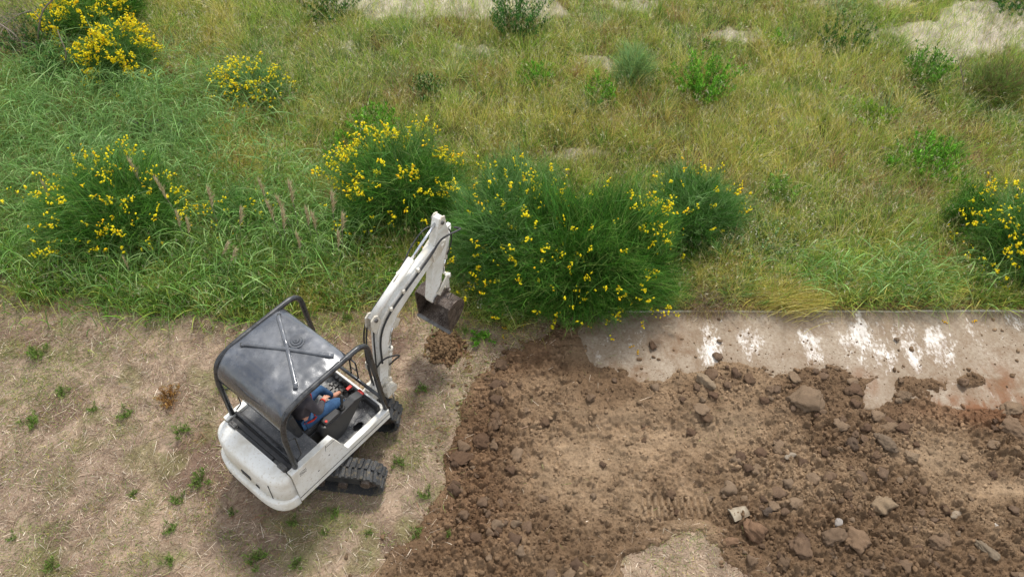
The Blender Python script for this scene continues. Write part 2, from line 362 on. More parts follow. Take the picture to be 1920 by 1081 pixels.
xs = np.arange(-3.6, 9.6, .0145); ys = np.arange(3.1, 8.44, .0145)
g = Geo(); V, Q = grid(xs, ys, soil_h); d = soil_d(V[:, 0], V[:, 1]); keep = d > -.35; keep &= ~((slab_open(V[:, 0], V[:, 1]) > .95) & (V[:, 2] < SLAB_Z-.012))
Q = Q[keep[Q].any(axis=1)]; used = np.unique(Q); rm = np.full(len(V), -1); rm[used] = np.arange(len(used)); V = V[used]; Q = rm[Q]
def soil_color(x, y):
    n1 = fbm(x*1.3, y*1.3, 4, 110)[..., None]; n2 = fbm(x*8, y*8, 4, 111)[..., None]; c = clay(x, y)[..., None]; u, v = pix(x, y)
    b = S(106, 85, 64)*(.72+.55*n2); b = b*(1-sstep(.45, .7, n1))+S(130, 108, 84)*(.75+.5*n2)*sstep(.45, .7, n1)
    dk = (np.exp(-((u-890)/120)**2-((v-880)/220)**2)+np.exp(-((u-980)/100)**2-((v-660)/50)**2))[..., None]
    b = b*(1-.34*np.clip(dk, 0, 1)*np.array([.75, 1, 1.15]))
    rust = np.exp(-((u-1850)/130)**2-((v-775)/22)**2)[..., None]*.4
    b = b*(1-rust)+S(118, 72, 44)*rust
    cl = S(162, 138, 110)*(.78+.36*n2); cl = cl*(1-.5*sstep(.5, .75, n1)*.6)
    return b*(1-c)+cl*c
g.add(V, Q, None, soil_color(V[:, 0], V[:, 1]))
tag(g.build('excavated_soil', M['soil'], smooth=True), kind='structure')

# concrete slab
def slab_mat():
    m = bpy.data.materials.new('slab_concrete'); t, b = nodes(m); N = t.nodes; l = t.links.new
    co = N.new('ShaderNodeTexCoord')
    def noise(sc, sx, sy, det=8, dist=0, loc=(0, 0, 0), rough=.6):
        mp = N.new('ShaderNodeMapping'); mp.inputs['Scale'].default_value = (sx, sy, 1); mp.inputs['Location'].default_value = loc; l(co.outputs['Object'], mp.inputs[0])
        n = N.new('ShaderNodeTexNoise'); n.inputs['Scale'].default_value = sc; n.inputs['Detail'].default_value = det; n.inputs['Distortion'].default_value = dist; n.inputs['Roughness'].default_value = rough
        l(mp.outputs[0], n.inputs['Vector']); return n.outputs['Fac']
    def ramp(f, lo, hi, a=(0, 0, 0, 1), c=(1, 1, 1, 1)):
        r = N.new('ShaderNodeValToRGB'); r.color_ramp.elements[0].position = lo; r.color_ramp.elements[1].position = hi
        r.color_ramp.elements[0].color = a; r.color_ramp.elements[1].color = c; l(f, r.inputs['Fac']); return r.outputs['Color']
    def mix(f, a, c, mode='MIX'):
        x = N.new('ShaderNodeMixRGB'); x.blend_type = mode
        for i, q in ((0, f), (1, a), (2, c)):
            if hasattr(q, 'links'): l(q, x.inputs[i])
            else: x.inputs[i].default_value = q
        return x.outputs[0]
    C = lambda r, g_, b_: tuple(S(r, g_, b_))+(1,)
    a = N.new('ShaderNodeAttribute'); a.attribute_name = 'tint'; sep = N.new('ShaderNodeSeparateColor'); l(a.outputs['Color'], sep.inputs[0])
    base = ramp(noise(1.4, 1, .6), .35, .7, C(140, 125, 106), C(168, 156, 139))
    base = mix(ramp(noise(26, 1, 1), .3, .75), base, C(124, 106, 86))
    # scraped white patches, drawn out along the bucket's pull
    big = noise(2.6, 1, .42, 9, .25, rough=.68); fine = noise(30, 1, .5, 6, 0, (3, 1, 0))
    ad = N.new('ShaderNodeMath'); ad.operation = 'MULTIPLY_ADD'; l(fine, ad.inputs[0]); ad.inputs[1].default_value = .42; l(big, ad.inputs[2])
    a2 = N.new('ShaderNodeMath'); a2.operation = 'MULTIPLY_ADD'; l(sep.outputs[0], a2.inputs[0]); a2.inputs[1].default_value = .34; l(ad.outputs[0], a2.inputs[2])
    w = ramp(a2.outputs[0], .88, 1.26)
    col = mix(w, base, C(212, 205, 196))
    # soil film and rust
    film = ramp(noise(3.5, 1, .8, 9, .4, (7, 2, 0), .7), .46, .64)
    mf = N.new('ShaderNodeMath'); mf.operation = 'MULTIPLY'; mf.use_clamp = True; l(film, mf.inputs[0]); l(sep.outputs[1], mf.inputs[1])
    col = mix(mf.outputs[0], col, C(112, 88, 66))
    mr_ = N.new('ShaderNodeMath'); mr_.operation = 'MULTIPLY'; l(ramp(noise(5, 1, .6, 7, .3, (1, 8, 0)), .4, .6), mr_.inputs[0]); l(sep.outputs[2], mr_.inputs[1])
    col = mix(mr_.outputs[0], col, C(118, 82, 56))
    l(col, b.inputs['Base Color']); b.inputs['Roughness'].default_value = .85; b.inputs['Specular IOR Level'].default_value = .25
    bp = N.new('ShaderNodeBump'); bp.inputs['Strength'].default_value = .5; bp.inputs['Distance'].default_value = .01; l(fine, bp.inputs['Height']); l(bp.outputs[0], b.inputs['Normal'])
    return m
g = Geo(); xs = np.arange(1.0, 9.61, .05); ys = np.arange(SLAB_Y0, SLAB_Y1+.001, .05)
V, Q = grid(xs, ys, lambda x, y: SLAB_Z+(fbm(x*2, y*2, 3, 120)-.5)*.006)
u, v = pix(V[:, 0], V[:, 1])
w = blob(u, v, [(1150, 640, 70, 45, .6), (1100, 640, 40, 30, .3), (1330, 640, 34, 50, 1), (1410, 640, 30, 40, .8), (1530, 640, 50, 55, 1), (1640, 640, 90, 60, 1), (1740, 650, 70, 50, .9), (1830, 620, 40, 40, .9), (1900, 620, 30, 40, .9), (1640, 735, 60, 36, .3), (1840, 735, 110, 30, .25)])
film = np.clip(.35+.65*blob(u, v, [(1080, 600, 130, 30, 1), (1270, 640, 50, 60, .8), (1830, 700, 120, 60, .9), (1200, 700, 100, 30, 1), (1480, 690, 60, 30, .9)]), 0, 1)
rust = blob(u, v, [(1850, 760, 160, 24, 1), (1870, 720, 60, 40, .8), (1610, 720, 40, 30, .7), (1240, 620, 60, 30, .25)])
w = w*.66; g.add(V, Q, None, np.stack([w, film, rust], -1))
nx, ny = len(xs), len(ys)
edge = np.concatenate([np.arange(nx), np.arange(1, ny)*nx+nx-1, (ny-1)*nx+np.arange(nx-2, -1, -1), np.arange(ny-2, 0, -1)*nx]); lo = V[edge].copy(); lo[:, 2] = -.3
n0 = len(V); ne = len(edge); g.V.append(lo); g.C.append(np.zeros((ne, 3))); g.Q.append(np.array([[edge[(i+1) % ne], edge[i], n0+i, n0+(i+1) % ne] for i in range(ne)])); g.n += ne
slab = g.build('concrete_slab', slab_mat()); tag(slab, kind='structure')
g = Geo(); x = np.arange(1.2, 9.6, .05); wv = (fbm(x*2.4, x*0, 4, 130)-.5); yy0 = SLAB_Y1-.045+wv*.02; h = .006+.012*vnoise(x*5, x*0, 131); up = .016*sstep(7, 7.6, x)
for i in range(len(x)-1): pass
P = np.stack([np.stack([x, yy0, x*0+SLAB_Z+.001], -1), np.stack([x, yy0+.004, SLAB_Z+h+up], -1), np.stack([x, yy0+.035, SLAB_Z+h+up], -1), np.stack([x, yy0+.05, x*0-.2], -1)], 1)
n = len(x); i = np.arange(n-1)[:, None]*4; Q = np.concatenate([i+np.array([k, 4+k, 5+k, k+1]) for k in range(3)]); g.add(P, Q, None, np.tile([.8, .1, 0], (n*4, 1)))
g.build('slab_lip', M['concrete_pale'], slab, colors=False)  # paler than the slab: the edge catching light is put into its colour

# ------------------------------------------------------------------ clods, crumbs
def ico(sub):
    bm = bmesh.new(); bmesh.ops.create_icosphere(bm, subdivisions=sub, radius=1); V = np.array([v.co[:] for v in bm.verts]); T = np.array([[v.index for v in f.verts] for f in bm.faces]); bm.free(); return V, T
ICO = {k: ico(k) for k in (1, 2, 3, 4)}
def rock(sub, seed, cuts=9, rough=.18, flat=.75):
    r_ = np.random.default_rng(seed); V, T = ICO[sub]; V = V.copy()
    for k in range(cuts):
        n_ = unit(r_.normal(size=3)); h_ = r_.uniform(.55, .9); d_ = V@n_; V = V-np.clip(d_-h_, 0, 9)[:, None]*n_*.92
    q = V*2.1+seed*3.7
    f = (np.abs(fbm(q[:, 0]*1.6+q[:, 1], q[:, 2]*1.6-q[:, 0]*.5, 4, seed+3, .6)-.5))*-rough*1.6+(fbm(q[:, 0]+q[:, 2], q[:, 1]-q[:, 2]*.7, 3, seed)-.5)*rough*2+(fbm(q[:, 0]*3-q[:, 1], q[:, 2]*3+q[:, 1], 3, seed+1)-.5)*rough*.9
    V = V*(1+f[:, None]); V[:, 2] *= flat; return V, T
def rots(n):
    q = unit(rng.normal(size=(n, 4))); w, x, y, z = q.T
    return np.stack([1-2*(y*y+z*z), 2*(x*y-w*z), 2*(x*z+w*y), 2*(x*y+w*z), 1-2*(x*x+z*z), 2*(y*z-w*x), 2*(x*z-w*y), 2*(y*z+w*x), 1-2*(x*x+y*y)], -1).reshape(n, 3, 3)
def scatter_rocks(g, P, s, C, sub=1, variants=6):
    k = rng.integers(0, variants, len(P))
    for q in range(variants):
        m = k == q; n_ = m.sum()
        if not n_: continue
        V, T = rock(sub, 200+q, 5, .22, .85); W = np.einsum('nij,vj->nvi', rots(n_), V)*s[m][:, None, None]*(1+.25*rng.normal(size=(n_, 1, 3)).clip(-1, 1))+P[m][:, None, :]
        TT = (np.arange(n_)*len(V))[:, None, None]+T[None]
        g.add(W, None, TT.reshape(-1, 3), np.repeat(C[m], len(V), 0))
N = 100000
x = rng.uniform(-2.6, 9.3, N); y = rng.uniform(3.4, 8.36, N); d = soil_d(x, y); c = clay(x, y); so = slab_open(x, y); u, v = pix(x, y)
den = np.where(d > 0, 1.0, np.exp(d/.13)*.7)*(1-.8*c)*(1-.93*so)*(.25+1.1*fbm(x*1.4, y*1.4, 3, 140))
den = den*(.7+.6*np.exp(-((u-900)/110)**2)+.5*np.exp(-((u-1560)/260)**2-((v-880)/180)**2))
k = rng.random(N) < den; x, y = x[k], y[k]; n = len(x)
s = .0055*(1-rng.random(n)*.995)**-.47; s = np.minimum(s, .042)
z = np.where(slab_open(x, y) > .5, SLAB_Z, np.maximum(soil_h(x, y), np.where(soil_d(x, y) < .1, ground_h(x, y), -9)))+s*.12
C = soil_color(x, y)*(rng.uniform(.8, 1.25, (n, 1)))
g = Geo(); mb = s > .016; PP = np.stack([x, y, z], -1); scatter_rocks(g, PP[mb], s[mb], C[mb], 2, 10); scatter_rocks(g, PP[~mb], s[~mb], C[~mb], 1)
x = rng.uniform(1.3, 9.3, 2600); y = SLAB_Y1+.01+np.abs(rng.normal(size=2600))*.12; s = rng.uniform(.006, .022, 2600)
scatter_rocks(g, np.stack([x, y, ground_h(x, y)+s*.3], -1), s, np.tile(S(118, 98, 76), (2600, 1))*rng.uniform(.7, 1.2, (2600, 1)), 1)
tag(g.build('soil_crumbs', M['clod']), 'loose brown crumbs of dug soil strewn over the excavation', 'soil', kind='stuff')

def clod_mesh(name, seed, sub=3, col=S(122, 97, 72), flat=.75, rough=.2, cuts=9):
    V, T = rock(sub, seed, cuts, rough, flat); q = V*3
    col = col*.76+col.mean()*.24*np.array([1.08, 1.0, .90]); C = col*(.85+.35*fbm(q[:, 0]+seed, q[:, 1]+q[:, 2], 3, seed))[:, None]
    gg = Geo(); gg.add(V, None, T, C); return gg.mesh(name, M['clod'], smooth=True)
def place(me, name, u, v, r, rz, sc=(1, 1, .8), sink=.3, surf='soil'):
    p = at(u, v, -.05); hz = float(soil_h(p[0], p[1], False)) if surf == 'soil' else float(ground_h(p[0], p[1]))
    if surf == 'soil' and slab_open(p[0], p[1]) > .5: hz = SLAB_Z
    o = bpy.data.objects.new(name, me); COL.objects.link(o)
    o.location = (p[0], p[1], hz+r*sc[2]*(1-2*sink)*.75+.02); o.rotation_euler = (random.uniform(-.2, .2), random.uniform(-.2, .2), rz); o.scale = (r*sc[0], r*sc[1], r*sc[2]); return o
BIG = [ # u, v, radius m, rz, scale, label, colour
 (1656, 953, .21, .4, (1.1, .85, .85), 'large angular clod of pale brown earth standing alone right of the long furrow', (140, 116, 86)),
 (1415, 1002, .23, .9, (.95, 1.05, .8), 'big reddish brown clod beside the pale curved tile fragment', (124, 92, 64)),
 (1604, 1022, .22, 1.0, (.85, 1.1, .8), 'big upright crumbly clod at the lower edge right of the grey stone', (128, 100, 72)),
 (1560, 1012, .20, 2.0, (.9, 1.0, .7), 'broad brown clod just left of the big upright one at the lower edge', (116, 92, 68)),
 (1322, 724, .20, -.7, (1.25, .62, .75), 'long sausage-shaped pale brown clod lying near the slab', (142, 120, 92)),
 (1512, 756, .31, .1, (1.15, .72, .62), 'largest flat-topped brown clod with shaded front face below the slab', (126, 102, 76)),
 (1900, 800, .24, .5, (.9, 1.2, .7), 'big brown block of earth cut by the right edge of the picture', (124, 98, 72)),
 (1893, 770, .16, .2, (1.3, .8, .7), 'smaller brown block touching the big one at the right edge', (134, 108, 80)),
 (1655, 835, .17, -.9, (1.25, .7, .75), 'long grey-brown clod with a green sprig at its lower end', (118, 98, 76)),
 (1705, 857, .13, .2, (1.1, .9, .8), 'squat brown clod on the edge of the smooth clay patch', (136, 112, 84)),
 (1665, 805, .17, .3, (1.2, .7, .6), 'cracked flat brown clod above the long grey-brown one', (130, 104, 76)),
 (1365, 1025, .11, .2, (1.15, .75, .7), 'small rusty brown clod at the edge of the straw patch', (134, 100, 70)),
 (1500, 1030, .19, .7, (1, .9, .75), 'rounded brown clod in the heap left of the two big lower clods', (114, 88, 64)),
 (1760, 1018, .19, .4, (1.1, .8, .75), 'brown clod hollowed on its left side in the lower right corner area', (122, 96, 70)),
 (1845, 1032, .16, -.8, (1.35, .55, .6), 'narrow slanting grey-brown slab of earth in the lower right corner area', (130, 112, 88)),
 (905, 832, .15, .4, (1.1, .9, .7), 'dark brown clod on the left bank of the dig', (98, 72, 50)),
 (940, 690, .13, .3, (1.1, .8, .8), 'dark clod crowning the bank left of the dug hollow', (104, 80, 58)),
 (1015, 932, .10, .1, (1.2, .7, .6), 'small smooth brown lump below the pressed clay', (130, 104, 78)),
 (863, 862, .20, .3, (1.2, .9, .5), 'flat dark brown slab of earth on the left rim of the dig', (100, 74, 52)),
 (1465, 1060, .14, .3, (1, .9, .8), 'brown clod at the lower edge left of the heap', (110, 86, 62)),
 (1438, 962, .11, .5, (1.1, .8, .7), 'dark grey-brown clod just right of the curved tile fragment', (96, 80, 66)),
 (1597, 836, .13, .5, (1, .9, .8), 'dark brown clod left of the long grey-brown one', (100, 80, 62)),
 (1690, 745, .13, .2, (1.1, .9, .8), 'brown clod beside the scraped concrete wedge', (124, 100, 74))]
for i, (u, v, r, rz, sc, lab, col) in enumerate(BIG):
    o = place(clod_mesh('soil_clod', 300+i, 4, S(*col), .85, .30, 9), 'soil_clod', u, v, r*.9, rz, sc, .4); tag(o, lab, 'clod', 'large soil clods')
protos = [clod_mesh('small_clod', 400+i, 3, S(*c_), .85, .40, 7) for i, c_ in enumerate([(118, 92, 68), (110, 84, 60), (130, 106, 80), (104, 78, 56), (124, 98, 72), (114, 90, 68), (136, 110, 82), (100, 76, 56)])]
cnt = 0
while cnt < 250:
    u, v = random.uniform(840, 1930), random.uniform(640, 1090)
    p = at(u, v, -.05); d = float(soil_d(p[0], p[1])); c = float(clay(p[0], p[1])); so = float(slab_open(p[0], p[1]))
    if d < .05 or random.random() < c*1.3 or (so > .3 and random.random() < .93): continue
    w = .25+math.exp(-((u-900)/80)**2)+math.exp(-((u-1530)/230)**2-((v-900)/200)**2)+.9*math.exp(-((u-1400)/110)**2-((v-715)/35)**2)
    if random.random() > w: continue
    r = .04+.075*random.random()**2.2
    o = place(protos[random.randrange(8)], 'small_clod', u, v, r, random.uniform(0, 6), (random.uniform(.8, 1.25), random.uniform(.75, 1.1), random.uniform(.6, .95)), .25)
    tag(o, 'small brown clod among many scattered over the dug soil', 'clod', 'small soil clods'); cnt += 1
def stone(name, u, v, r, col, sc, lab, cat, surf='soil'):
    me = clod_mesh(name, int(u), 3, S(*col), .8, .12); return tag(place(me, name, u, v, r, .5, sc, .2, surf), lab, cat)
stone('stone', 1567, 985, .07, (160, 150, 140), (1, .9, .8), 'small pale grey stone among the clods above the big upright clod', 'stone')
stone('stone', 1866, 985, .035, (205, 195, 180), (1, .9, .8), 'tiny whitish pebble on the soil in the lower right', 'stone')
stone('stone', 1482, 856, .09, (158, 142, 120), (1.3, .6, .5), 'flat beige stone lying in the middle of the clod field', 'stone')
stone('stone', 1795, 962, .09, (160, 140, 115), (1.3, .6, .5), 'flat beige stone below the lower smooth clay patch', 'stone')
# curved tile fragment
g = Geo(); n = 12; P = []
for j in range(9):
    for i in range(n+1):
        a = R(25+130*i/n); rr = .11; L_ = -.13+.26*j/8
        P.append((L_, rr*math.cos(a)*(1-.25*(j/8)), rr*math.sin(a)*.4))
P = np.array(P); P2 = P*np.array([1, .88, .8])-np.array([0, 0, .008]); i = (np.arange(8)[:, None]*(n+1)+np.arange(n)[None]).ravel()
Q = np.stack([i, i+1, i+n+2, i+n+1], -1); m0 = len(P); E_ = [(k, k+1, m0+k+1, m0+k) for k in range(n)]+[(8*(n+1)+k+1, 8*(n+1)+k, m0+8*(n+1)+k, m0+8*(n+1)+k+1) for k in range(n)]+[((k+1)*(n+1), k*(n+1), m0+k*(n+1), m0+(k+1)*(n+1)) for k in range(8)]+[(k*(n+1)+n, (k+1)*(n+1)+n, m0+(k+1)*(n+1)+n, m0+k*(n+1)+n) for k in range(8)]
g.add(np.concatenate([P, P2]), np.concatenate([Q, Q[:, ::-1]+m0, np.array(E_)]))
o = g.build('tile_fragment', M['tile'], colors=False); p = at(1384, 965, -.02); o.location = (p[0], p[1], float(soil_h(p[0], p[1]))-.015); o.rotation_euler = (0, .15, .35)
tag(o, 'pale curved fragment of roof tile half sunk in the soil', 'tile fragment')
# spoil pile under the bucket
g = Geo(); n = 900; a = rng.uniform(0, 6.28, n); rr = np.abs(rng.normal(size=n))*.15; x = rr*np.cos(a)*1.0; y = rr*np.sin(a)*1.25
z = .13*np.exp(-(rr/.2)**2)*(.6+.8*rng.random(n)); s = .012+.035*rng.random(n)**2
scatter_rocks(g, np.stack([x, y, z], -1), s, S(108, 86, 62)*rng.uniform(.75, 1.25, (n, 1)), 2)
xs = np.linspace(-.45, .45, 46); V, Q = grid(xs, xs, lambda X, Y: -.02+.16*np.exp(-((X/.2)**2+(Y/.25)**2))*(.6+.8*fbm(X*14, Y*14, 3, 7))-.012); g.add(V, Q, None, np.tile(S(108, 80, 56), (len(V), 1)))
o = g.build('soil_pile', M['clod']); p = at(832, 650); o.location = (p[0], p[1], float(ground_h(p[0], p[1]))+.0); tag(o, 'small fresh pile of brown soil dropped on the straw under the bucket', 'soil pile')

# ------------------------------------------------------------------ excavator
YAW = R(50.833); EO = (-2.72, 5.913, 0)
root = empty('mini_excavator', EO, YAW)
tag(root, 'white mini excavator with black canopy roof digging with its raised arm', 'excavator')
class BM:
    def __init__(s): s.b = bmesh.new()
    def add(s, V, F, smooth=False):
        vs = [s.b.verts.new(tuple(v)) for v in V]; fs = []
        for f in F:
            try: q = s.b.faces.new([vs[i] for i in f]); q.smooth = smooth; fs.append(q)
            except ValueError: pass
        return vs
    def box(s, x0, x1, y0, y1, z0, z1, bev=0.0, T=None):
        V = [(x, y, z) for x in (x0, x1) for y in (y0, y1) for z in (z0, z1)]
        if T: V = [T(*p) for p in V]
        F = [(0, 1, 3, 2), (4, 6, 7, 5), (0, 4, 5, 1), (2, 3, 7, 6), (0, 2, 6, 4), (1, 5, 7, 3)]
        t = bmesh.new(); vs = [t.verts.new(p) for p in V]; [t.faces.new([vs[i] for i in f]) for f in F]; s._fin(t, bev)
    def prism(s, prof, a0, a1, axis='y', bev=0.0, T=None):
        """profile of (x, z) extruded along y (or (x, y) along z)"""
        mk = (lambda p, a: (p[0], a, p[1])) if axis == 'y' else ((lambda p, a: (p[0], p[1], a)) if axis == 'z' else (lambda p, a: (a, p[0], p[1])))
        n = len(prof); V = [mk(p, a0) for p in prof]+[mk(p, a1) for p in prof]
        if T: V = [T(*p) for p in V]
        t = bmesh.new(); vs = [t.verts.new(p) for p in V]
        t.faces.new(vs[:n]); t.faces.new(vs[n:][::-1]); [t.faces.new((vs[i], vs[n+i], vs[n+(i+1) % n], vs[(i+1) % n])) for i in range(n)]; s._fin(t, bev)
    def _fin(s, t, bev):
        bmesh.ops.recalc_face_normals(t, faces=t.faces[:])
        if bev: bmesh.ops.bevel(t, geom=t.edges[:], offset=bev, segments=2, affect='EDGES', profile=.6)
        me = bpy.data.meshes.new('tmp'); t.to_mesh(me); t.free(); s.b.from_mesh(me); bpy.data.meshes.remove(me)
    def tube(s, path, r, n=10, cap=True, flat=1.0):
        path = [Vector(p) for p in path]; rr = r if hasattr(r, '__len__') else [r]*len(path); rings = []; up = None
        for i, p in enumerate(path):
            d = (path[min(i+1, len(path)-1)]-path[max(i-1, 0)]).normalized()
            if up is None: up = Vector((0, 0, 1)) if abs(d.z) < .9 else Vector((1, 0, 0))
            sx = d.cross(up).normalized(); up = sx.cross(d).normalized()
            rings.append([p+(sx*math.cos(6.28318*k/n)+up*math.sin(6.28318*k/n)*flat)*rr[i] for k in range(n)])
        V = [q for ring in rings for q in ring]; F = [(i*n+k, i*n+(k+1) % n, (i+1)*n+(k+1) % n, (i+1)*n+k) for i in range(len(path)-1) for k in range(n)]
        vs = s.add(V, F, True)
        if cap: s.b.faces.new(vs[:n][::-1]); s.b.faces.new(vs[-n:])
    def cyl(s, a, b, r, n=16): s.tube([a, b], r, n)
    def build(s, name, mat, parent=root, recalc=True, sharp=None):
        if recalc: bmesh.ops.recalc_face_normals(s.b, faces=s.b.faces[:])
        me = bpy.data.meshes.new(name); s.b.to_mesh(me); s.b.free(); me.materials.append(M[mat] if isinstance(mat, str) else mat)
        o = bpy.data.objects.new(name, me); COL.objects.link(o)
        if parent: o.parent = parent
        return o
def smooth(pts, it=3):
    P = [Vector(p) for p in pts]
    for _ in range(it):
        Q = [P[0]]
        for a, b in zip(P[:-1], P[1:]): Q += [a*.75+b*.25, a*.25+b*.75]
        P = Q+[P[-1]]
    return P
def fillet(pts, r, n=6):
    P = [Vector(p) for p in pts]; out = [P[0]]
    for a, b, c in zip(P[:-2], P[1:-1], P[2:]):
        u1, u2 = (a-b), (c-b); k = min(r, u1.length*.48, u2.length*.48); p, q = b+u1.normalized()*k, b+u2.normalized()*k
        out += [(p*(1-t)**2+b*2*t*(1-t)+q*t*t) for t in [i/n for i in range(n+1)]]
    return out+[P[-1]]

# undercarriage: turned to the right of the house
TR = R(-7)-YAW
ct, st_ = math.cos(TR), math.sin(TR)
def ut(x, y, z): return (ct*x-st_*y, st_*x+ct*y, z)
b = BM(); b.box(-.55, .55, -.36, .36, .22, .40, .02, ut); b.box(-.75, .75, -.58, -.42, .16, .32, .02, ut); b.box(-.75, .75, .42, .58, .16, .32, .02, ut)
b.tube([(0, 0, .38), (0, 0, .52)], .34, 32); b.build('undercarriage', 'plastic')
def belt(r_, hl, n=None):
    """centre line of the track loop: (x, z, nx, nz) by distance"""
    per = 4*hl+2*math.pi*r_
    def f(s):
        s = s % per
        if s < 2*hl: return (-hl+s, r_*2, 0, 1)
        s -= 2*hl
        if s < math.pi*r_: a = s/r_; return (hl+r_*math.sin(a), r_+r_*math.cos(a), math.sin(a), math.cos(a))
        s -= math.pi*r_
        if s < 2*hl: return (hl-s, 0, 0, -1)
        s -= 2*hl; a = s/r_; return (-hl-r_*math.sin(a), r_-r_*math.cos(a), -math.sin(a), -math.cos(a))
    return f, per
for sy in (-1, 1):
    yc = .50*sy; tr = empty('track', (0, 0, 0)); tr.parent = root
    f, per = belt(.215, .82); b = BM(); n = 72; V = []
    for i in range(n):
        x, z, nx, nz = f(per*i/n); z += .035
        for (yy, off) in ((-.15, -.012), (.15, -.012), (.15, .012), (-.15, .012)): V.append(ut(x+nx*off, yc+yy, z+nz*off))
    F = [(4*i+k, 4*i+(k+1) % 4, 4*((i+1) % n)+(k+1) % 4, 4*((i+1) % n)+k) for i in range(n) for k in range(4)]; b.add(V, F)
    nl = int(per/.082)
    for i in range(nl):
        for half in (0, 1):
            s0 = per*(i+.5*half)/nl
            V = []
            for (ds, y0, y1, o0, o1) in ((-.024, .01, .142, .010, .036), (.024, .01, .142, .010, .036)):
                for yy in ((.004, .148) if half == 0 else (-.148, -.004)):
                    sk = .012 if abs(yy) > .1 else -.006
                    for off, sh in ((.008, 1.15), (.040, .8)):
                        x, z, nx, nz = f(s0+ds*sh+sk); V.append(ut(x+nx*off, yc+yy, z+.035+nz*off))
            b.add(V, [(0, 1, 3, 2), (4, 6, 7, 5), (0, 4, 5, 1), (2, 3, 7, 6), (1, 5, 7, 3)])
    b.build('rubber_belt', 'rubber', tr)
    for nm, xx, r_ in (('sprocket', -.82, .18), ('idler', .82, .185)):
        b = BM(); b.cyl(ut(xx, yc-.05, .25), ut(xx, yc+.05, .25), r_, 24); b.cyl(ut(xx, yc-.13, .25), ut(xx, yc+.13, .25), .07, 14); b.build(nm, 'steel', tr)
    for k in range(4):
        b = BM(); xx = -.48+.32*k; b.cyl(ut(xx, yc-.11, .11), ut(xx, yc+.11, .11), .065, 16); b.build('roller', 'steel', tr)

# house: counterweight skirt, engine hood, side panels, floor
W_ = .667
def plan(xb, dx, hw, e=4.4, n=28, y0=None):
    P = []
    for i in range(n+1):
        t = -1+2*i/n; t = math.copysign(1-(1-abs(t))**1.7, t); P.append((xb-dx*max(0, 1-abs(t)**e)**.4545, t*hw))
    return P
def rings(b, R_, close_front, cap=True):
    n = len(R_[0][0]); V = [(p[0], p[1], z) for pl, z in R_ for p in pl]; m = len(R_)
    F = [(j*n+i, j*n+i+1, (j+1)*n+i+1, (j+1)*n+i) for j in range(m-1) for i in range(n-1)]
    F += [(j*n+n-1, j*n, (j+1)*n, (j+1)*n+n-1) for j in range(m-1)]
    vs = b.add(V, F, True)
    b.b.faces.new(vs[:n]); q = b.b.faces.new(vs[-n:]); q.smooth = False
b = BM(); rings(b, [(plan(-.85, .29, .67), .50), (plan(-.85, .315, .692), .52), (plan(-.85, .32, .697), .56), (plan(-.85, .318, .696), .695), (plan(-.85, .308, .69), .712), (plan(-.85, .27, .65), .716)], True)
b.build('counterweight', 'white')
b = BM(); h = [(0, .71), (.004, .95), (.010, 1.07), (.018, 1.115), (.036, 1.145), (.062, 1.165), (.11, 1.182), (.19, 1.19)]
rings(b, [(plan(-.845+o*.0, max(.262-o, .02), .668-o*.55), z) for o, z in h], True)
hood = b.build('engine_hood', 'white')
b = BM()
for (y, z, w, hh) in ((-.02, .86, .17, .085),):
    b.box(-1.118, -1.098, y-w/2, y+w/2, z-hh/2, z+hh/2, .003)
b.build('latch_plate', 'plastic', hood)
b = BM(); b.cyl((-1.112, -.22, .79), (-1.06, -.22, .79), .036, 18); b.build('exhaust_hole', 'darkhole', hood)
b = BM(); b.tube([(-1.083, -.47, .73), (-1.077, -.47, 1.06)], .005, 6); b.build('hood_seam', 'darkhole', hood)
for y in (-.5, .46):
    b = BM(); b.box(-.86, -.80, y-.07, y+.07, 1.195, 1.207, .003); b.box(-.85, -.79, y-.055, y+.055, 1.205, 1.225, .004); b.cyl((-.82, y-.06, 1.225), (-.82, y+.06, 1.225), .009, 8); b.build('hood_hinge', 'bare_steel')
# side panels
prof = [(-.83, .50), (.80, .50), (.80, .70), (.03, .70), (-.15, 1.19), (-.83, 1.19)]
for sy in (-1, 1):
    b = BM(); y0, y1 = sorted((sy*W_, sy*(W_-.085))); b.prism(prof, y0, y1, 'y', .008)
    side = b.build('side_panel', 'white')
    b = BM(); yy = sy*(W_+.0015)
    b.tube([(-.83, yy, .60), (.79, yy, .60)], .005, 5); b.tube([(-.27, yy, 1.17), (-.29, yy, 1.06)], .003, 5)
    b.tube([(-.02, yy, .84), (-.11, yy, 1.12), (-.27, yy, 1.13)], .0025, 5); b.build('panel_seam', 'darkhole', side)
    b = BM()
    for i in range(5):
        for j in range(4): b.cyl((-.72+.022*i+.011*(j % 2), sy*(W_-.01), 1.03+.022*j), (-.72+.022*i+.011*(j % 2), sy*(W_+.002), 1.03+.022*j), .007, 6)
    for (xx, zz) in ((-.26, .92), (-.47, .80)): b.box(xx-.012, xx+.012, *sorted((sy*(W_-.01), sy*(W_+.002))), zz-.007, zz+.007)
    b.build('vent_holes', 'darkhole', side)
b = BM(); b.box(.735, .80, -.575, .575, .50, .69, .008); b.build('front_sill', 'white')
b = BM(); b.box(-.83, .735, -.58, .58, .48, .56); b.build('main_frame', 'plastic')
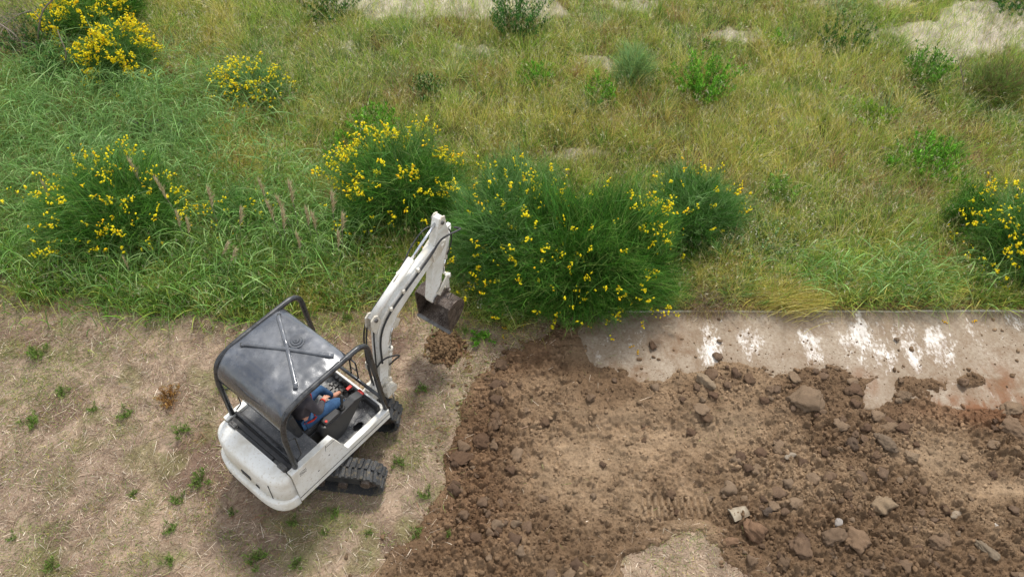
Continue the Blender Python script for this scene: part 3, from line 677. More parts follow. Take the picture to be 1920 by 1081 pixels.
# floor with a torn hole
g = Geo(); xs = np.arange(-.1, .741, .02); ys = np.arange(-.58, .581, .02); V, Q = grid(xs, ys, lambda x, y: .655+(fbm(x*9, y*9, 2, 5)-.5)*.012)
cx, cy = V[Q][:, :, 0].mean(1), V[Q][:, :, 1].mean(1); keep = ((cx-.36)/.085)**2+((cy+.51)/.055)**2 > 1+.5*(fbm(cx*20, cy*20, 2, 6)-.5); g.add(V, Q[keep]); g.build('floor_plate', M['floor'], root, colors=False)
b = BM(); b.tube([(.12, -.42, .665), (.30, -.46, .665), (.42, -.40, .665), (.55, -.45, .665), (.66, -.40, .665)], .006, 6); b.tube([(.58, -.56, .665), (.62, -.36, .665), (.50, -.2, .665)], .006, 6); b.build('floor_rib', 'floor')
# rear deck, seat box, seat
b = BM(); b.box(-.83, -.30, -.575, .575, .60, 1.135, .01); b.build('rear_deck', 'mat')
b = BM(); b.box(-.79, -.725, -.575, .575, 1.137, 1.175, .008); b.box(-.72, -.62, -.575, .575, 1.137, 1.155, .006); b.box(-.835, -.795, -.3, .2, 1.137, 1.18, .006); b.build('deck_rail', 'plastic')
b = BM(); b.box(-.70, -.66, -.60, .60, 1.16, 1.215, .012); b.build('rear_crossbar', 'black')
b = BM(); b.box(-.31, .02, -.33, .33, .60, 1.0, .02); b.build('seat_base', 'plastic')
seat = empty('seat', (-.16, -.08, 1.0)); seat.parent = root
b = BM(); b.box(-.22, .25, -.23, .23, .0, .10, .035); b.build('seat_cushion', 'plastic', seat)
b = BM(); b.prism([(-.24, .05), (-.14, .05), (-.20, .62), (-.29, .60)], -.22, .22, 'y', .03); b.build('seat_back', 'plastic', seat)
# armrest consoles with joysticks
def console(sy, yc):
    c = empty('control_console', (0, yc, 0)); c.parent = root
    b = BM(); b.prism([(-.12, .66), (.16, .66), (.50, .98), (.60, 1.10), (.46, 1.14), (.14, 1.10), (-.10, 1.12), (-.16, 1.04)], -.062, .062, 'y', .02); b.build('console_body', 'plastic', c)
    b = BM(); b.box(-.06, .20, -.05, .055, 1.10, 1.165, .02); b.build('armrest_pad', 'plastic', c)
    j = BM(); j.tube([(.27, 0, 1.12), (.27, 0, 1.15)], [.045, .028], 14); j.tube([(.27, 0, 1.14), (.29, 0, 1.24)], [.022, .014], 10); o = j.build('joystick', 'plastic', c)
    j = BM(); j.tube([(.29, 0, 1.23), (.295, 0, 1.27), (.30, 0, 1.30), (.31, 0, 1.34), (.313, 0, 1.365), (.315, 0, 1.375)], [.019, .022, .020, .024, .020, .008], 12); j.build('grip', 'plastic', o)
    j = BM(); j.cyl((-.02, .02*sy, 1.15), (-.02, .02*sy, 1.178), .018, 10); j.cyl((.10, -.062*sy, 1.12), (.10, -.062*sy, 1.17), .012, 8); j.build('switch', 'red', c)
    b = BM(); b.cyl((.02, -.07*sy, 1.10), (.02, -.07*sy, 1.15), .016, 10); b.cyl((-.08, -.05, 1.1), (-.08, -.05, 1.14), .014, 10); b.build('knob', 'bare_steel', c)
console(-1, -.39); console(1, .36)
# front control bank: pedals, levers, red tags
pb = empty('pedal_bank', (0, 0, 0)); pb.parent = root
for i, (x, y) in enumerate(((.60, .22), (.60, .09), (.52, .25), (.50, .12))):
    b = BM(); b.box(x-.055, x+.055, y-.055, y+.055, .70, .715, .006); b.cyl((x, y, .655), (x, y, .70), .02, 8); p_ = b.build('pedal', 'bare_steel', pb)
    b = BM()
    for k in (-.03, .03): b.cyl((x+k, y, .714), (x+k, y, .7175), .013, 10)
    b.build('pedal_holes', 'darkhole', p_)
for y in (.03, -.04):
    b = BM(); b.tube([(.66, y, .66), (.64, y, .95), (.58, y, 1.08)], .011, 8); lv = b.build('travel_lever', 'plastic', pb); b = BM(); b.tube([(.585, y, 1.065), (.565, y, 1.12)], .022, 10); b.build('lever_knob', 'plastic', lv)
b = BM(); b.box(.56, .65, -.16, -.115, .955, .975, .006); b.build('red_tag', 'red', pb)
b = BM(); b.box(.64, .72, -.30, -.24, .84, .865, .01); b.box(.67, .73, -.25, -.19, .83, .85, .01); b.build('red_cap', 'red', pb)
b = BM(); b.box(.68, .735, -.57, .55, .68, .80, .015); b.build('front_cowl', 'plastic')
b = BM()
for k in range(5): b.tube(smooth([(.70, -.35+.13*k, .80), (.62+.02*k, -.32+.1*k, .84), (.58, -.22+.11*k, .74), (.66, -.1+.1*k, .67)], 2), .008, 6)
b.build('front_hoses', 'hose')
# canopy: two hoops, roof sheet, ribs, cap
ZR = 2.32; HY = .615
def hoop(sy):
    b = BM(); pth = fillet([(-.72, sy*HY, 1.20), (-.71, sy*HY, 1.95), (-.62, sy*HY, 2.26), (-.35, sy*HY, ZR), (.70, sy*HY, ZR+.005), (.79, sy*HY, .68)], .20, 7)
    b.tube(pth, .037, 12); o = b.build('canopy_post', 'black')
    b = BM(); b.tube(fillet([(-.66, sy*(HY-.03), 1.24), (-.57, sy*(HY-.03), 1.28), (-.57, sy*(HY-.03), 1.68), (-.68, sy*(HY-.03), 1.74)], .04, 4), .009, 7); b.build('grab_handle', 'black', o)
for sy in (-1, 1): hoop(sy)
b = BM(); prf = []
for i in range(13):
    a = R(182-92*i/12); prf.append((-.36+.34*math.cos(a), ZR-.30+.335*math.sin(a)))
prf = [(-.695, 1.93)]+prf+[(-.1, ZR+.040), (.15, ZR+.042), (.30, ZR+.037), (.40, ZR+.02), (.42, ZR-.01)]
ny = 25; V = []; n = len(prf)
for (x, z) in prf:
    for j in range(ny):
        t = -1+2*j/(ny-1); e = abs(t)**6; V.append((x, t*(HY+.005), z-.030*e+.012*(1-t*t)))
V2 = [(x*.995, y*.995, z-.006) for x, y, z in V]; F = [(i*ny+j, i*ny+j+1, (i+1)*ny+j+1, (i+1)*ny+j) for i in range(n-1) for j in range(ny-1)]
m0 = len(V); F2 = [tuple(m0+k for k in f_[::-1]) for f_ in F]
F3 = [(j, m0+j, m0+j+1, j+1) for j in range(ny-1)]+[((n-1)*ny+j+1, m0+(n-1)*ny+j+1, m0+(n-1)*ny+j, (n-1)*ny+j) for j in range(ny-1)]
b.add(V+V2, F+F2+F3, True); roof = b.build('canopy_roof', 'roof')
zt = ZR+.056
b = BM(); b.tube([(-.31, .50, zt-.008), (-.27, .46, zt), (0, .01, zt+.004), (.26, -.46, zt), (.30, -.50, zt-.008)], .028, 10, flat=.75)
b.tube([(-.31, -.50, zt-.008), (-.27, -.46, zt), (0, -.01, zt+.003), (.26, .46, zt), (.30, .50, zt-.008)], .028, 10, flat=.75); b.build('roof_rib', 'roof', roof)
b = BM()
for r0, r1, z0, z1 in ((.105, .100, -.008, .012), (.078, .066, .010, .026), (.046, .038, .024, .04), (.018, .015, .038, .05)): b.tube([(.15, .0, zt+z0), (.15, .0, zt+z1)], [r0, r1], 28)
b.build('roof_cap', 'roof', roof)
b = BM(); b.tube([(-.62, -HY, 2.18), (-.66, 0, 2.17), (-.62, HY, 2.18)], .022, 8); b.tube([(.40, -HY, ZR-.01), (.40, HY, ZR-.01)], .022, 8); b.build('roof_crossbar', 'black', roof)
# front guard: lower rail and lamp bracket
b = BM(); b.tube([(.775, -.60, .95), (.775, .60, .95)], .026, 10); b.build('front_rail', 'black')
b = BM(); b.tube(fillet([(.80, .02, .96), (.82, .02, 1.28), (.82, -.10, 1.28), (.80, -.12, .96)], .03, 3), .012, 8); b.tube([(.81, .02, 1.10), (.81, -.11, 1.10)], .008, 6); b.build('lamp_bracket', 'black')
b = BM(); b.box(.80, .85, -.02, .05, 1.28, 1.34, .012); b.build('work_lamp', 'plastic')

# front work: swing post, boom, arm, bucket.  plane coordinates: r forward, z up, w to the left
BA = math.atan(.076); ca, sa = math.cos(BA), math.sin(BA)
def bp(r, w, z): return (1.10+ca*r-sa*w, -.20+sa*r+ca*w, z)
b = BM(); b.prism([(-.34, .42), (-.10, .38), (.10, .42), (.14, .62), (.02, .74), (-.12, .70), (-.34, .62)], -.10, .10, 'y', .02, bp); b.cyl(bp(-.2, 0, .36), bp(-.2, 0, .72), .085, 20)
b.cyl(bp(0, -.13, .64), bp(0, .13, .64), .04, 14); sw = b.build('swing_post', 'white_dirty')
b = BM(); b.cyl(bp(-.02, -.17, .64), bp(-.02, -.135, .64), .045, 14); b.prism([(-.12, .50), (.08, .50), (.10, .60), (-.02, .68), (-.12, .62)], -.22, -.11, 'y', .015, bp); b.tube([bp(.0, -.20, .60), bp(.0, -.20, .30)], .013, 8); b.build('swing_lug', 'white_dirty', sw)
bo = [(-.09, .60), (-.01, .53), (.09, .60), (.155, .95), (.20, 1.25), (.285, 1.50), (.46, 1.68), (.85, 1.86), (1.36, 2.055), (1.44, 2.11), (1.46, 2.20), (1.40, 2.26), (1.30, 2.26), (.80, 2.13), (.36, 1.99), (.17, 1.88), (.06, 1.70), (.02, 1.40), (-.03, .95)]
b = BM(); b.prism(bo, -.062, .062, 'y', .014, bp); boom = b.build('boom', 'white')
for w in (-.055, .055): b = BM(); b.prism([(1.28, 2.02), (1.40, 2.07), (1.54, 2.17), (1.55, 2.26), (1.47, 2.30), (1.36, 2.27), (1.25, 2.22)], w-.02+math.copysign(.022, w), w+.02+math.copysign(.022, w)-.01, 'y', .006, bp); b.build('boom_fork', 'white_dirty', boom)
b = BM(); b.cyl(bp(1.46, -.115, 2.21), bp(1.46, .115, 2.21), .035, 14); b.build('elbow_pin', 'white_dirty', boom)
for w in (-.05, .05): b = BM(); b.prism([(.03, 1.72), (.17, 1.86), (.13, 2.02), (.07, 2.06), (.0, 2.02), (-.02, 1.86)], w-.012, w+.012, 'y', .005, bp); b.build('cylinder_lug', 'white_dirty', boom)
b = BM(); b.cyl(bp(.07, -.09, 1.99), bp(.07, .09, 1.99), .026, 12); b.build('lug_pin', 'bare_steel', boom)
for w in (-.06, .06): b = BM(); b.prism([(.32, 1.58), (.44, 1.66), (.50, 1.58), (.44, 1.50), (.36, 1.50)], w-.01, w+.01, 'y', .004, bp); b.build('lower_lug', 'white_dirty', boom)
# boom cylinder (front of the lower boom)
b = BM(); b.cyl(bp(.13, 0, .60), bp(.27, 0, 1.10), .045, 16); b.cyl(bp(.262, 0, 1.07), bp(.275, 0, 1.12), .05, 16); bc = b.build('boom_cylinder', 'white_dirty')
b = BM(); b.cyl(bp(.27, 0, 1.10), bp(.43, 0, 1.58), .022, 12); b.build('cylinder_rod', 'chrome', bc)
# arm cylinder on top of the boom
A0, A1 = Vector((.07, 0, 1.99)), Vector((1.52, 0, 2.60)); dv = (A1-A0).normalized()
def al(t, s=0): p = A0+dv*t; q = Vector((-dv.z, 0, dv.x)); p = p+q*s; return bp(p.x, 0, p.z)
b = BM(); b.cyl(al(-.02), al(.92), .056, 18); b.cyl(al(.87), al(.94), .054, 18); b.cyl(al(-.03), al(.04), .054, 14); ac = b.build('arm_cylinder', 'white')
b = BM(); b.cyl(al(.94), al(1.52), .021, 14); b.build('cylinder_rod', 'chrome', ac)
# arm
ar = [(1.285, 1.20), (1.18, 1.22), (1.155, 1.30), (1.21, 1.60), (1.29, 2.02), (1.35, 2.26), (1.44, 2.55), (1.50, 2.66), (1.58, 2.66), (1.62, 2.60), (1.66, 2.30), (1.64, 2.15), (1.53, 1.85), (1.40, 1.47), (1.33, 1.25)]
ar = [(x+.09*(0 if z > 2.3 else (1 if z < 2.0 else (2.3-z)/.3))*.0, z) for x, z in ar]
b = BM(); b.prism(ar, -.058, .058, 'y', .012, bp); arm = b.build('dipper_arm', 'white')
for w in (-.062, .062): b = BM(); b.prism([(1.46, 2.52), (1.50, 2.66), (1.54, 2.685), (1.60, 2.66), (1.60, 2.56), (1.54, 2.50)], w-.012, w+.012, 'y', .005, bp); b.build('arm_boss', 'white_dirty', arm)
b = BM(); b.cyl(bp(1.52, -.10, 2.60), bp(1.52, .10, 2.60), .026, 12); b.build('arm_pin', 'bare_steel', arm); b = BM(); b.cyl(bp(1.23, -.10, 1.25), bp(1.23, .10, 1.25), .03, 12); b.build('arm_pin', 'bare_steel', arm)
# bucket cylinder in front of the arm, links, bucket
b = BM(); b.cyl(bp(1.73, 0, 2.32), bp(1.60, 0, 1.78), .038, 14); b.box(1.64, 1.76, -.03, .03, 2.26, 2.36, .01, bp); bk = b.build('bucket_cylinder', 'white')
b = BM(); b.cyl(bp(1.60, 0, 1.78), bp(1.545, 0, 1.52), .019, 12); b.build('cylinder_rod', 'chrome', bk)
b = BM()
for w in (-.085, .085):
    b.prism([(1.28, 1.36), (1.34, 1.30), (1.58, 1.47), (1.59, 1.53), (1.52, 1.55)], w-.011, w+.011, 'y', .004, bp)
    b.prism([(1.50, 1.54), (1.57, 1.55), (1.56, 1.22), (1.49, 1.20)], w*.8-.011, w*.8+.011, 'y', .004, bp)
b.cyl(bp(1.545, -.12, 1.52), bp(1.545, .12, 1.52), .024, 12); b.cyl(bp(1.31, -.11, 1.33), bp(1.31, .11, 1.33), .022, 12); b.cyl(bp(1.525, -.11, 1.22), bp(1.525, .11, 1.22), .022, 12); b.build('bucket_link', 'white_dirty')
BW = .305
def bq(r, w, z): return bp(r+.03, w-.015, z+.12)
shell = [(1.19, 1.09), (1.31, 1.13), (1.44, 1.10), (1.53, 1.01), (1.55, .90), (1.50, .79), (1.42, .69), (1.31, .62), (1.20, .575)]
sh = [Vector((x, 0, z)) for x, z in shell]; sh = smooth([tuple(p) for p in sh], 2); shp = [(p.x, p.z) for p in sh]
b = BM(); n = len(shp); V = []
for off in (0, .014):
    for i, (x, z) in enumerate(shp):
        x0, z0 = shp[max(i-1, 0)]; x1, z1 = shp[min(i+1, n-1)]; L_ = math.hypot(x1-x0, z1-z0); nx, nz = (z1-z0)/L_, -(x1-x0)/L_
        for w in (-BW, BW): V.append(bq(x+nx*off, w, z+nz*off))
F = []
for k in range(2):
    for i in range(n-1): F.append((k*2*n+2*i, k*2*n+2*i+1, k*2*n+2*i+3, k*2*n+2*i+2))
F += [(0, 1, 2*n+1, 2*n), (2*n-2, 2*n-1, 4*n-1, 4*n-2)]
for i in range(n-1): F += [(2*i, 2*i+2, 2*n+2*i+2, 2*n+2*i), (2*i+1, 2*i+3, 2*n+2*i+3, 2*n+2*i+1)]
b.add(V, F, True); bu = b.build('bucket', 'steel')
b = BM()
sp = [(1.17, 1.07)]+shp+[(1.19, .57)]
for w in (-BW, BW):
    b = BM(); b.prism([(x, z) for x, z in sp], w-.008, w+.008, 'y', .003, bq); b.build('bucket_side', 'steel', bu)
b = BM(); b.prism([(1.15, .553), (1.15, .561), (1.22, .59), (1.22, .565)], -BW-.012, BW+.012, 'y', .003, bq); b.build('cutting_edge', 'bare_steel', bu)
b = BM()
for w in (-.075, .075): b.prism([(1.15, 1.10), (1.20, 1.20), (1.27, 1.18), (1.44, 1.16), (1.52, 1.13), (1.50, 1.05), (1.40, 1.08), (1.18, 1.07)], w-.011, w+.011, 'y', .004, bq)
b.build('bucket_ear', 'steel', bu)
b = BM(); b.tube(smooth([bq(1.34, -.17, 1.10), bq(1.34, -.19, 1.18), bq(1.42, -.19, 1.18), bq(1.42, -.17, 1.09)], 2), .007, 6); b.build('lifting_eye', 'bare_steel', bu)
# hoses
def hose(pts, r=.012, nm='hydraulic_hose', m='hose'): b = BM(); b.tube(smooth(pts, 3), r, 8); return b.build(nm, m)
hose([bp(.02, -.085, 1.10), bp(.05, -.085, 1.55), bp(.16, -.085, 1.78), bp(.36, -.082, 1.92), bp(.8, -.08, 2.06), bp(1.25, -.085, 2.21), bp(1.42, -.10, 2.36), bp(1.52, -.17, 2.42), bp(1.66, -.23, 2.42), bp(1.75, -.22, 2.38), bp(1.74, -.10, 2.34)], .014)
hose([bp(-.10, -.05, .75), bp(-.09, -.07, 1.1), bp(-.05, -.07, 1.5), bp(0, -.05, 1.75), bp(.06, -.03, 1.92)])
hose([bp(-.14, .03, .70), bp(-.13, .06, 1.1), bp(-.09, .08, 1.5), bp(-.04, .08, 1.8), bp(.08, .085, 1.95), bp(.4, .085, 2.08), bp(.75, .085, 2.2), bp(.95, .08, 2.36)])
hose([bp(-.16, -.02, .70), bp(-.16, 0, 1.2), bp(-.10, .02, 1.6), bp(-.02, .03, 1.86)])
hose([bp(-.08, -.03, 1.02), bp(.03, -.10, 1.20), bp(.16, -.20, 1.22), bp(.26, -.22, 1.12), bp(.22, -.12, .98), bp(.17, -.05, .86)])
hose([bp(.95, .10, 2.34), bp(1.15, .12, 2.44), bp(1.35, .10, 2.52), bp(1.45, .07, 2.50)], .011)
hose([bp(1.66, -.07, 2.36), bp(1.70, -.08, 2.22), bp(1.66, -.08, 2.05), bp(1.60, -.05, 1.88)], .010)
b = BM(); b.cyl(al(.55, .055), al(.80, .06), .011, 8); b.box(.70, .78, .06, .09, 2.18, 2.24, .006, bp); b.build('steel_pipe', 'white_dirty', ac)
for t in (.35, .62, .95): 
    b = BM(); q = t; zc = 1.96+(q-.36)*.36; b.box(q-.02, q+.02, -.105, -.055, zc-.03, zc+.03, .006, bp); b.build('hose_clamp', 'white_dirty', boom)
b = BM(); b.tube(smooth([bp(-.10, .05, .95), bp(-.12, .09, 1.05), bp(-.11, .07, 1.15)], 2), .03, 10); b.build('hose_sleeve', 'white_dirty')

# ------------------------------------------------------------------ operator
def skin(name, verts, edges, mat, parent=None, root_i=0, sub=2):
    me = bpy.data.meshes.new(name); me.from_pydata([v[:3] for v in verts], edges, []); me.materials.append(M[mat])
    o = bpy.data.objects.new(name, me); COL.objects.link(o)
    mod = o.modifiers.new('skin', 'SKIN'); mod.use_smooth_shade = True
    for i, v in enumerate(verts):
        sv = me.skin_vertices[0].data[i]; r = v[3]; sv.radius = r if isinstance(r, tuple) else (r, r); sv.use_root = (i == root_i)
    s_ = o.modifiers.new('sub', 'SUBSURF'); s_.levels = sub; s_.render_levels = sub
    if parent: o.parent = parent
    return o
PY = -.10
J = dict(pel=(-.17, PY, 1.16), ab=(-.15, PY, 1.32), ch=(-.10, PY, 1.52), nk=(-.06, PY, 1.68), hd0=(-.03, PY, 1.76), hd1=(0, PY, 1.86), hd2=(-.01, PY, 1.93),
         rs=(-.11, PY-.17, 1.60), re=(-.04, PY-.24, 1.34), rw=(.13, PY-.10, 1.27), ls=(-.11, PY+.17, 1.60), le=(-.05, PY+.28, 1.36), lw=(.15, PY+.36, 1.32),
         rh=(-.15, PY-.10, 1.14), rk=(.28, PY-.20, 1.16), ra=(.45, PY-.13, .78), rt=(.60, PY-.12, .72), lh=(-.15, PY+.10, 1.14), lk=(.26, PY+.16, 1.16), la=(.42, PY+.14, .78), lt=(.57, PY+.15, .72))
def V4(k, r): return J[k]+(r,)
vs = [V4('pel', .12), V4('ab', .11), V4('ch', .13), V4('nk', .055), V4('hd0', .075), V4('hd1', .098), V4('hd2', .08),
      V4('rs', .055), V4('re', .042), V4('rw', .027), V4('ls', .055), V4('le', .042), V4('lw', .027),
      V4('rh', .08), V4('rk', .06), V4('ra', .04), V4('rt', .03), V4('lh', .08), V4('lk', .06), V4('la', .04), V4('lt', .03)]
es = [(0, 1), (1, 2), (2, 3), (3, 4), (4, 5), (5, 6), (2, 7), (7, 8), (8, 9), (2, 10), (10, 11), (11, 12), (0, 13), (13, 14), (14, 15), (15, 16), (0, 17), (17, 18), (18, 19), (19, 20)]
def hand(w_i, wrist, fwd, side, down):
    f_, s_, d_ = Vector(fwd).normalized(), Vector(side).normalized(), Vector(down).normalized(); w0 = Vector(wrist)
    palm = w0+f_*.05+d_*.005; vs.append(tuple(palm)+((.036, .018),)); pi_ = len(vs)-1; es.append((w_i, pi_))
    for k, (o_, L_) in enumerate(((-.030, .062), (-.010, .072), (.010, .067), (.030, .052))):
        base = palm+f_*.035+s_*o_; m1 = base+f_*L_*.5+d_*.012; m2 = m1+f_*L_*.28+d_*.028
        a = len(vs); vs.extend([tuple(base)+(.0095,), tuple(m1)+(.0085,), tuple(m2)+(.0072,)]); es.extend([(pi_, a), (a, a+1), (a+1, a+2)])
    t0 = w0+f_*.03-s_*.034; t1 = t0+f_*.03-s_*.018+d_*.014; a = len(vs); vs.extend([tuple(t0)+(.012,), tuple(t1)+(.009,)]); es.extend([(pi_, a), (a, a+1)])
hand(9, J['rw'], (1, .35, -.25), (-.35, 1, 0), (0, 0, -1)); hand(12, J['lw'], (1, 0, -.1), (0, -1, 0), (0, 0, -1))
person = skin('person', vs, es, 'skin'); person.location = EO; person.rotation_euler = (0, 0, YAW)
tag(person, 'person in dark jacket with red trim and blue jeans seated at the controls', 'person')
skin('jacket', [V4('pel', (.145, .135)), V4('ab', (.14, .13)), V4('ch', (.155, .15)), J['nk'][:2]+(1.655, .075), V4('rs', .078), V4('re', .062), (.125, PY-.105, 1.272, .040), V4('ls', .078), V4('le', .062), (.14, PY+.355, 1.322, .040)],
     [(0, 1), (1, 2), (2, 3), (2, 4), (4, 5), (5, 6), (2, 7), (7, 8), (8, 9)], 'jacket', person)
skin('jeans', [J['pel'][:2]+(1.13, .13), V4('rh', .10), (.10, PY-.16, 1.17, .088), V4('rk', .076), (.38, PY-.16, .95, .062), (.43, PY-.13, .82, .055), V4('lh', .10), (.08, PY+.14, 1.17, .088), V4('lk', .076), (.35, PY+.15, .95, .062), (.41, PY+.14, .82, .055)],
     [(0, 1), (1, 2), (2, 3), (3, 4), (4, 5), (0, 6), (6, 7), (7, 8), (8, 9), (9, 10)], 'jeans', person)
for s_ in ('r', 'l'):
    a_, t_ = J[s_+'a'], J[s_+'t']; skin('shoe', [(a_[0]-.03, a_[1], .70+.01, .045), (a_[0]+.08, a_[1], .70, .042), (t_[0]+.02, t_[1], .69, .036)], [(0, 1), (1, 2)], 'shoe', person)
# red trim: stripe and zip, cuff
b = BM(); b.tube(smooth([(-.10, PY-.155, 1.60), (-.06, PY-.17, 1.48), (-.06, PY-.17, 1.36), (-.07, PY-.165, 1.24)], 2), .014, 8); b.tube(smooth([(.015, PY-.03, 1.64), (.04, PY-.03, 1.5), (.01, PY-.04, 1.3)], 2), .012, 8)
b.tube(smooth([(-.25, PY-.12, 1.2), (-.14, PY-.205, 1.22), (-.03, PY-.17, 1.2)], 2), .012, 8); o = b.build('jacket_trim', 'redcloth', person)
b = BM(); b.tube([(.12, PY-.108, 1.274), (.138, PY-.10, 1.268)], .038, 14); b.build('cuff', 'redcloth', person)
# face and hair
b = BM()
for sy in (-1, 1): b.tube([(.082, PY+.032*sy, 1.865), (.090, PY+.032*sy, 1.865)], [.014, .008], 8)
b.build('eyes', 'hair', person)
b = BM(); b.tube([(.086, PY, 1.875), (.112, PY, 1.835), (.09, PY, 1.822)], [.008, .014, .009], 8)
for sy in (-1, 1): b.tube([(-.01, PY+.092*sy, 1.87), (-.012, PY+.1*sy, 1.84)], [.022, .013], 8)
b.build('nose_and_ears', 'skin', person)
skin('hair', [(-.035, PY, 1.80, .086), (-.025, PY, 1.89, .102), (-.012, PY, 1.955, .078)], [(0, 1), (1, 2)], 'hair', person)

# ------------------------------------------------------------------ meadow grass (stuff)
OLIVE = [S(166, 186, 78), S(182, 196, 92), S(148, 180, 70), S(194, 198, 112), S(132, 174, 72)]
GOLD = [S(220, 202, 112), S(204, 190, 98), S(192, 188, 88), S(228, 214, 146)]
RUST = [S(176, 134, 90), S(190, 152, 106), S(164, 146, 90), S(200, 168, 120)]
LUSH = [S(104, 146, 66), S(126, 164, 84), S(90, 132, 56), S(156, 184, 114), S(116, 146, 62)]
GREY = [S(138, 166, 104), S(156, 176, 118), S(122, 156, 96), S(178, 186, 140)]
BRITE = [S(108, 164, 48), S(92, 148, 40), S(128, 176, 60), S(78, 132, 36)]
def pick(P, n): return np.array(P)[rng.integers(0, len(P), n)]*(.55+.95*rng.random((n, 1))**1.3)
B_LUSH = [(110, 290, 350, 150, 1), (270, 215, 105, 55, 1), (40, 450, 150, 110, 1), (560, 450, 130, 90, .85), (300, 520, 330, 70, .75), (1640, 545, 200, 40, .55)]
B_GOLD = [(450, 285, 75, 75, 1), (470, 380, 40, 40, .5), (1100, 250, 330, 70, .55), (1340, 270, 220, 110, .6), (1190, 180, 230, 70, .45), (1540, 150, 120, 90, .6), (1470, 560, 120, 40, 1), (1350, 540, 60, 50, .6), (1700, 590, 260, 20, .8), (350, 60, 130, 60, .4), (1500, 250, 100, 200, .35), (850, 560, 120, 30, .5), (620, 600, 160, 26, .4)]
B_RUST = [(600, 50, 60, 45, .6), (880, 60, 120, 30, .6), (1090, 285, 190, 30, .8), (1270, 235, 150, 50, .7), (1760, 250, 150, 50, .7), (720, 200, 90, 40, .6), (1400, 30, 90, 40, .6), (600, 560, 160, 40, .55), (1000, 70, 60, 20, .4), (1330, 580, 70, 26, 1), (1650, 590, 200, 16, .8), (40, 110, 60, 60, .9), (1180, 300, 60, 30, .8), (1850, 90, 30, 60, .4), (1830, 560, 100, 30, .5)]
B_GREY = [(700, 120, 220, 60, .6), (1420, 450, 90, 110, .9), (1150, 60, 140, 50, .7), (1680, 190, 140, 60, .6), (400, 130, 190, 90, .5), (1560, 400, 120, 60, .5), (1280, 80, 140, 60, .5), (1880, 20, 60, 20, .7)]
N = 640000
x = rng.uniform(-13.6, 13.6, N); y = rng.uniform(7.7, 19.6, N)
k = (np.abs(x) < 6.6+y*.40) & (meadow(x, y) > .5) & (soil_d(x, y) < .05)
x, y = x[k], y[k]
ba = bare(x, y); den = (1-.74*ba)*(.10+1.6*fbm(x*2.6, y*2.6, 5, 150, .65)); u, v = pix(x, y)
den = den*np.where(v > 330, 1, .8)
k = rng.random(len(x)) < den; x, y, u, v = x[k], y[k], u[k], v[k]; n = len(x)
wob = (fbm(x*1.5, y*1.1, 5, 151, .6)-.5)*1.3; w2 = (fbm(x*1.7, y*1.2, 5, 152, .6)-.5)*1.3
big = fbm(x*.7, y*.7, 4, 153)
pl = np.clip(blob(u, v, B_LUSH)+wob*.35*(blob(u, v, B_LUSH) > .05), 0, 1); pg = np.clip(blob(u, v, B_GOLD)+w2*1.3-.10, 0, 1)*(1-pl); pr = np.clip(blob(u, v, B_RUST)-wob*1.25-.22, 0, 1)*(1-pl*.6); py = np.clip(blob(u, v, B_GREY)+wob*.5+.1, 0, 1)*(1-pl)
r = rng.random(n)*(1+pl*2+pg*2.1+pr*2+py)
typ = np.zeros(n, int)           # 0 olive 1 lush 2 gold 3 rust 4 grey green
c1 = pl*2; c2 = c1+pg*2.1; c3 = c2+pr*2; c4 = c3+py
typ[r < c4] = 4; typ[r < c3] = 3; typ[r < c2] = 2; typ[r < c1] = 1
z = gh(x, y)-.02; P = np.stack([x, y, z], -1)
hvar = .30+1.4*fbm(x*1.9, y*1.9, 4, 154, .6); front = sstep(10.0, 8.4, y)
def dirs(n, lean, bias=(0, 0)):
    a = rng.uniform(0, 6.283, n); l = np.abs(rng.normal(size=n))*lean
    return np.stack([np.cos(a)*l+bias[0], np.sin(a)*l+bias[1], np.ones(n)], -1)
def clumpdir(x, y, n, lean):
    """stems of one clump lean outwards from its middle"""
    ix, iy = np.floor(x*2.2), np.floor(y*2.2); cx, cy = (ix+.2+.6*_h(ix, iy, 7))/2.2, (iy+.2+.6*_h(ix, iy, 8))/2.2
    d = dirs(n, lean); d[:, 0] += (x-cx)*1.3; d[:, 1] += (y-cy)*1.3; return d
spec = {0: (OLIVE, .40, .0062, .32, .30), 2: (GOLD, .52, .0052, .30, .25), 3: (RUST, .30, .0058, .40, .30), 4: (GREY, .30, .0075, .45, .25)}
g = Geo()
for t, (PAL, L0, W0, lean, droop) in spec.items():
    m = typ == t; q = m.sum(); D = clumpdir(x[m], y[m], q, lean)
    L = L0*hvar[m]*rng.uniform(.55, 1.45, q); G = np.stack([D[:, 0]*.3, D[:, 1]*.3, -droop*rng.uniform(.3, 1.6, q)], -1)
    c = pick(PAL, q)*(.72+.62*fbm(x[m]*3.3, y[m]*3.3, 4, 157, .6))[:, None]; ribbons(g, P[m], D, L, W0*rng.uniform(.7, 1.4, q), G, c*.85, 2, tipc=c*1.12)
tag(g.build('meadow_grass', M['grass']), 'fine olive and golden wild grass covering the meadow', 'grass', kind='stuff')
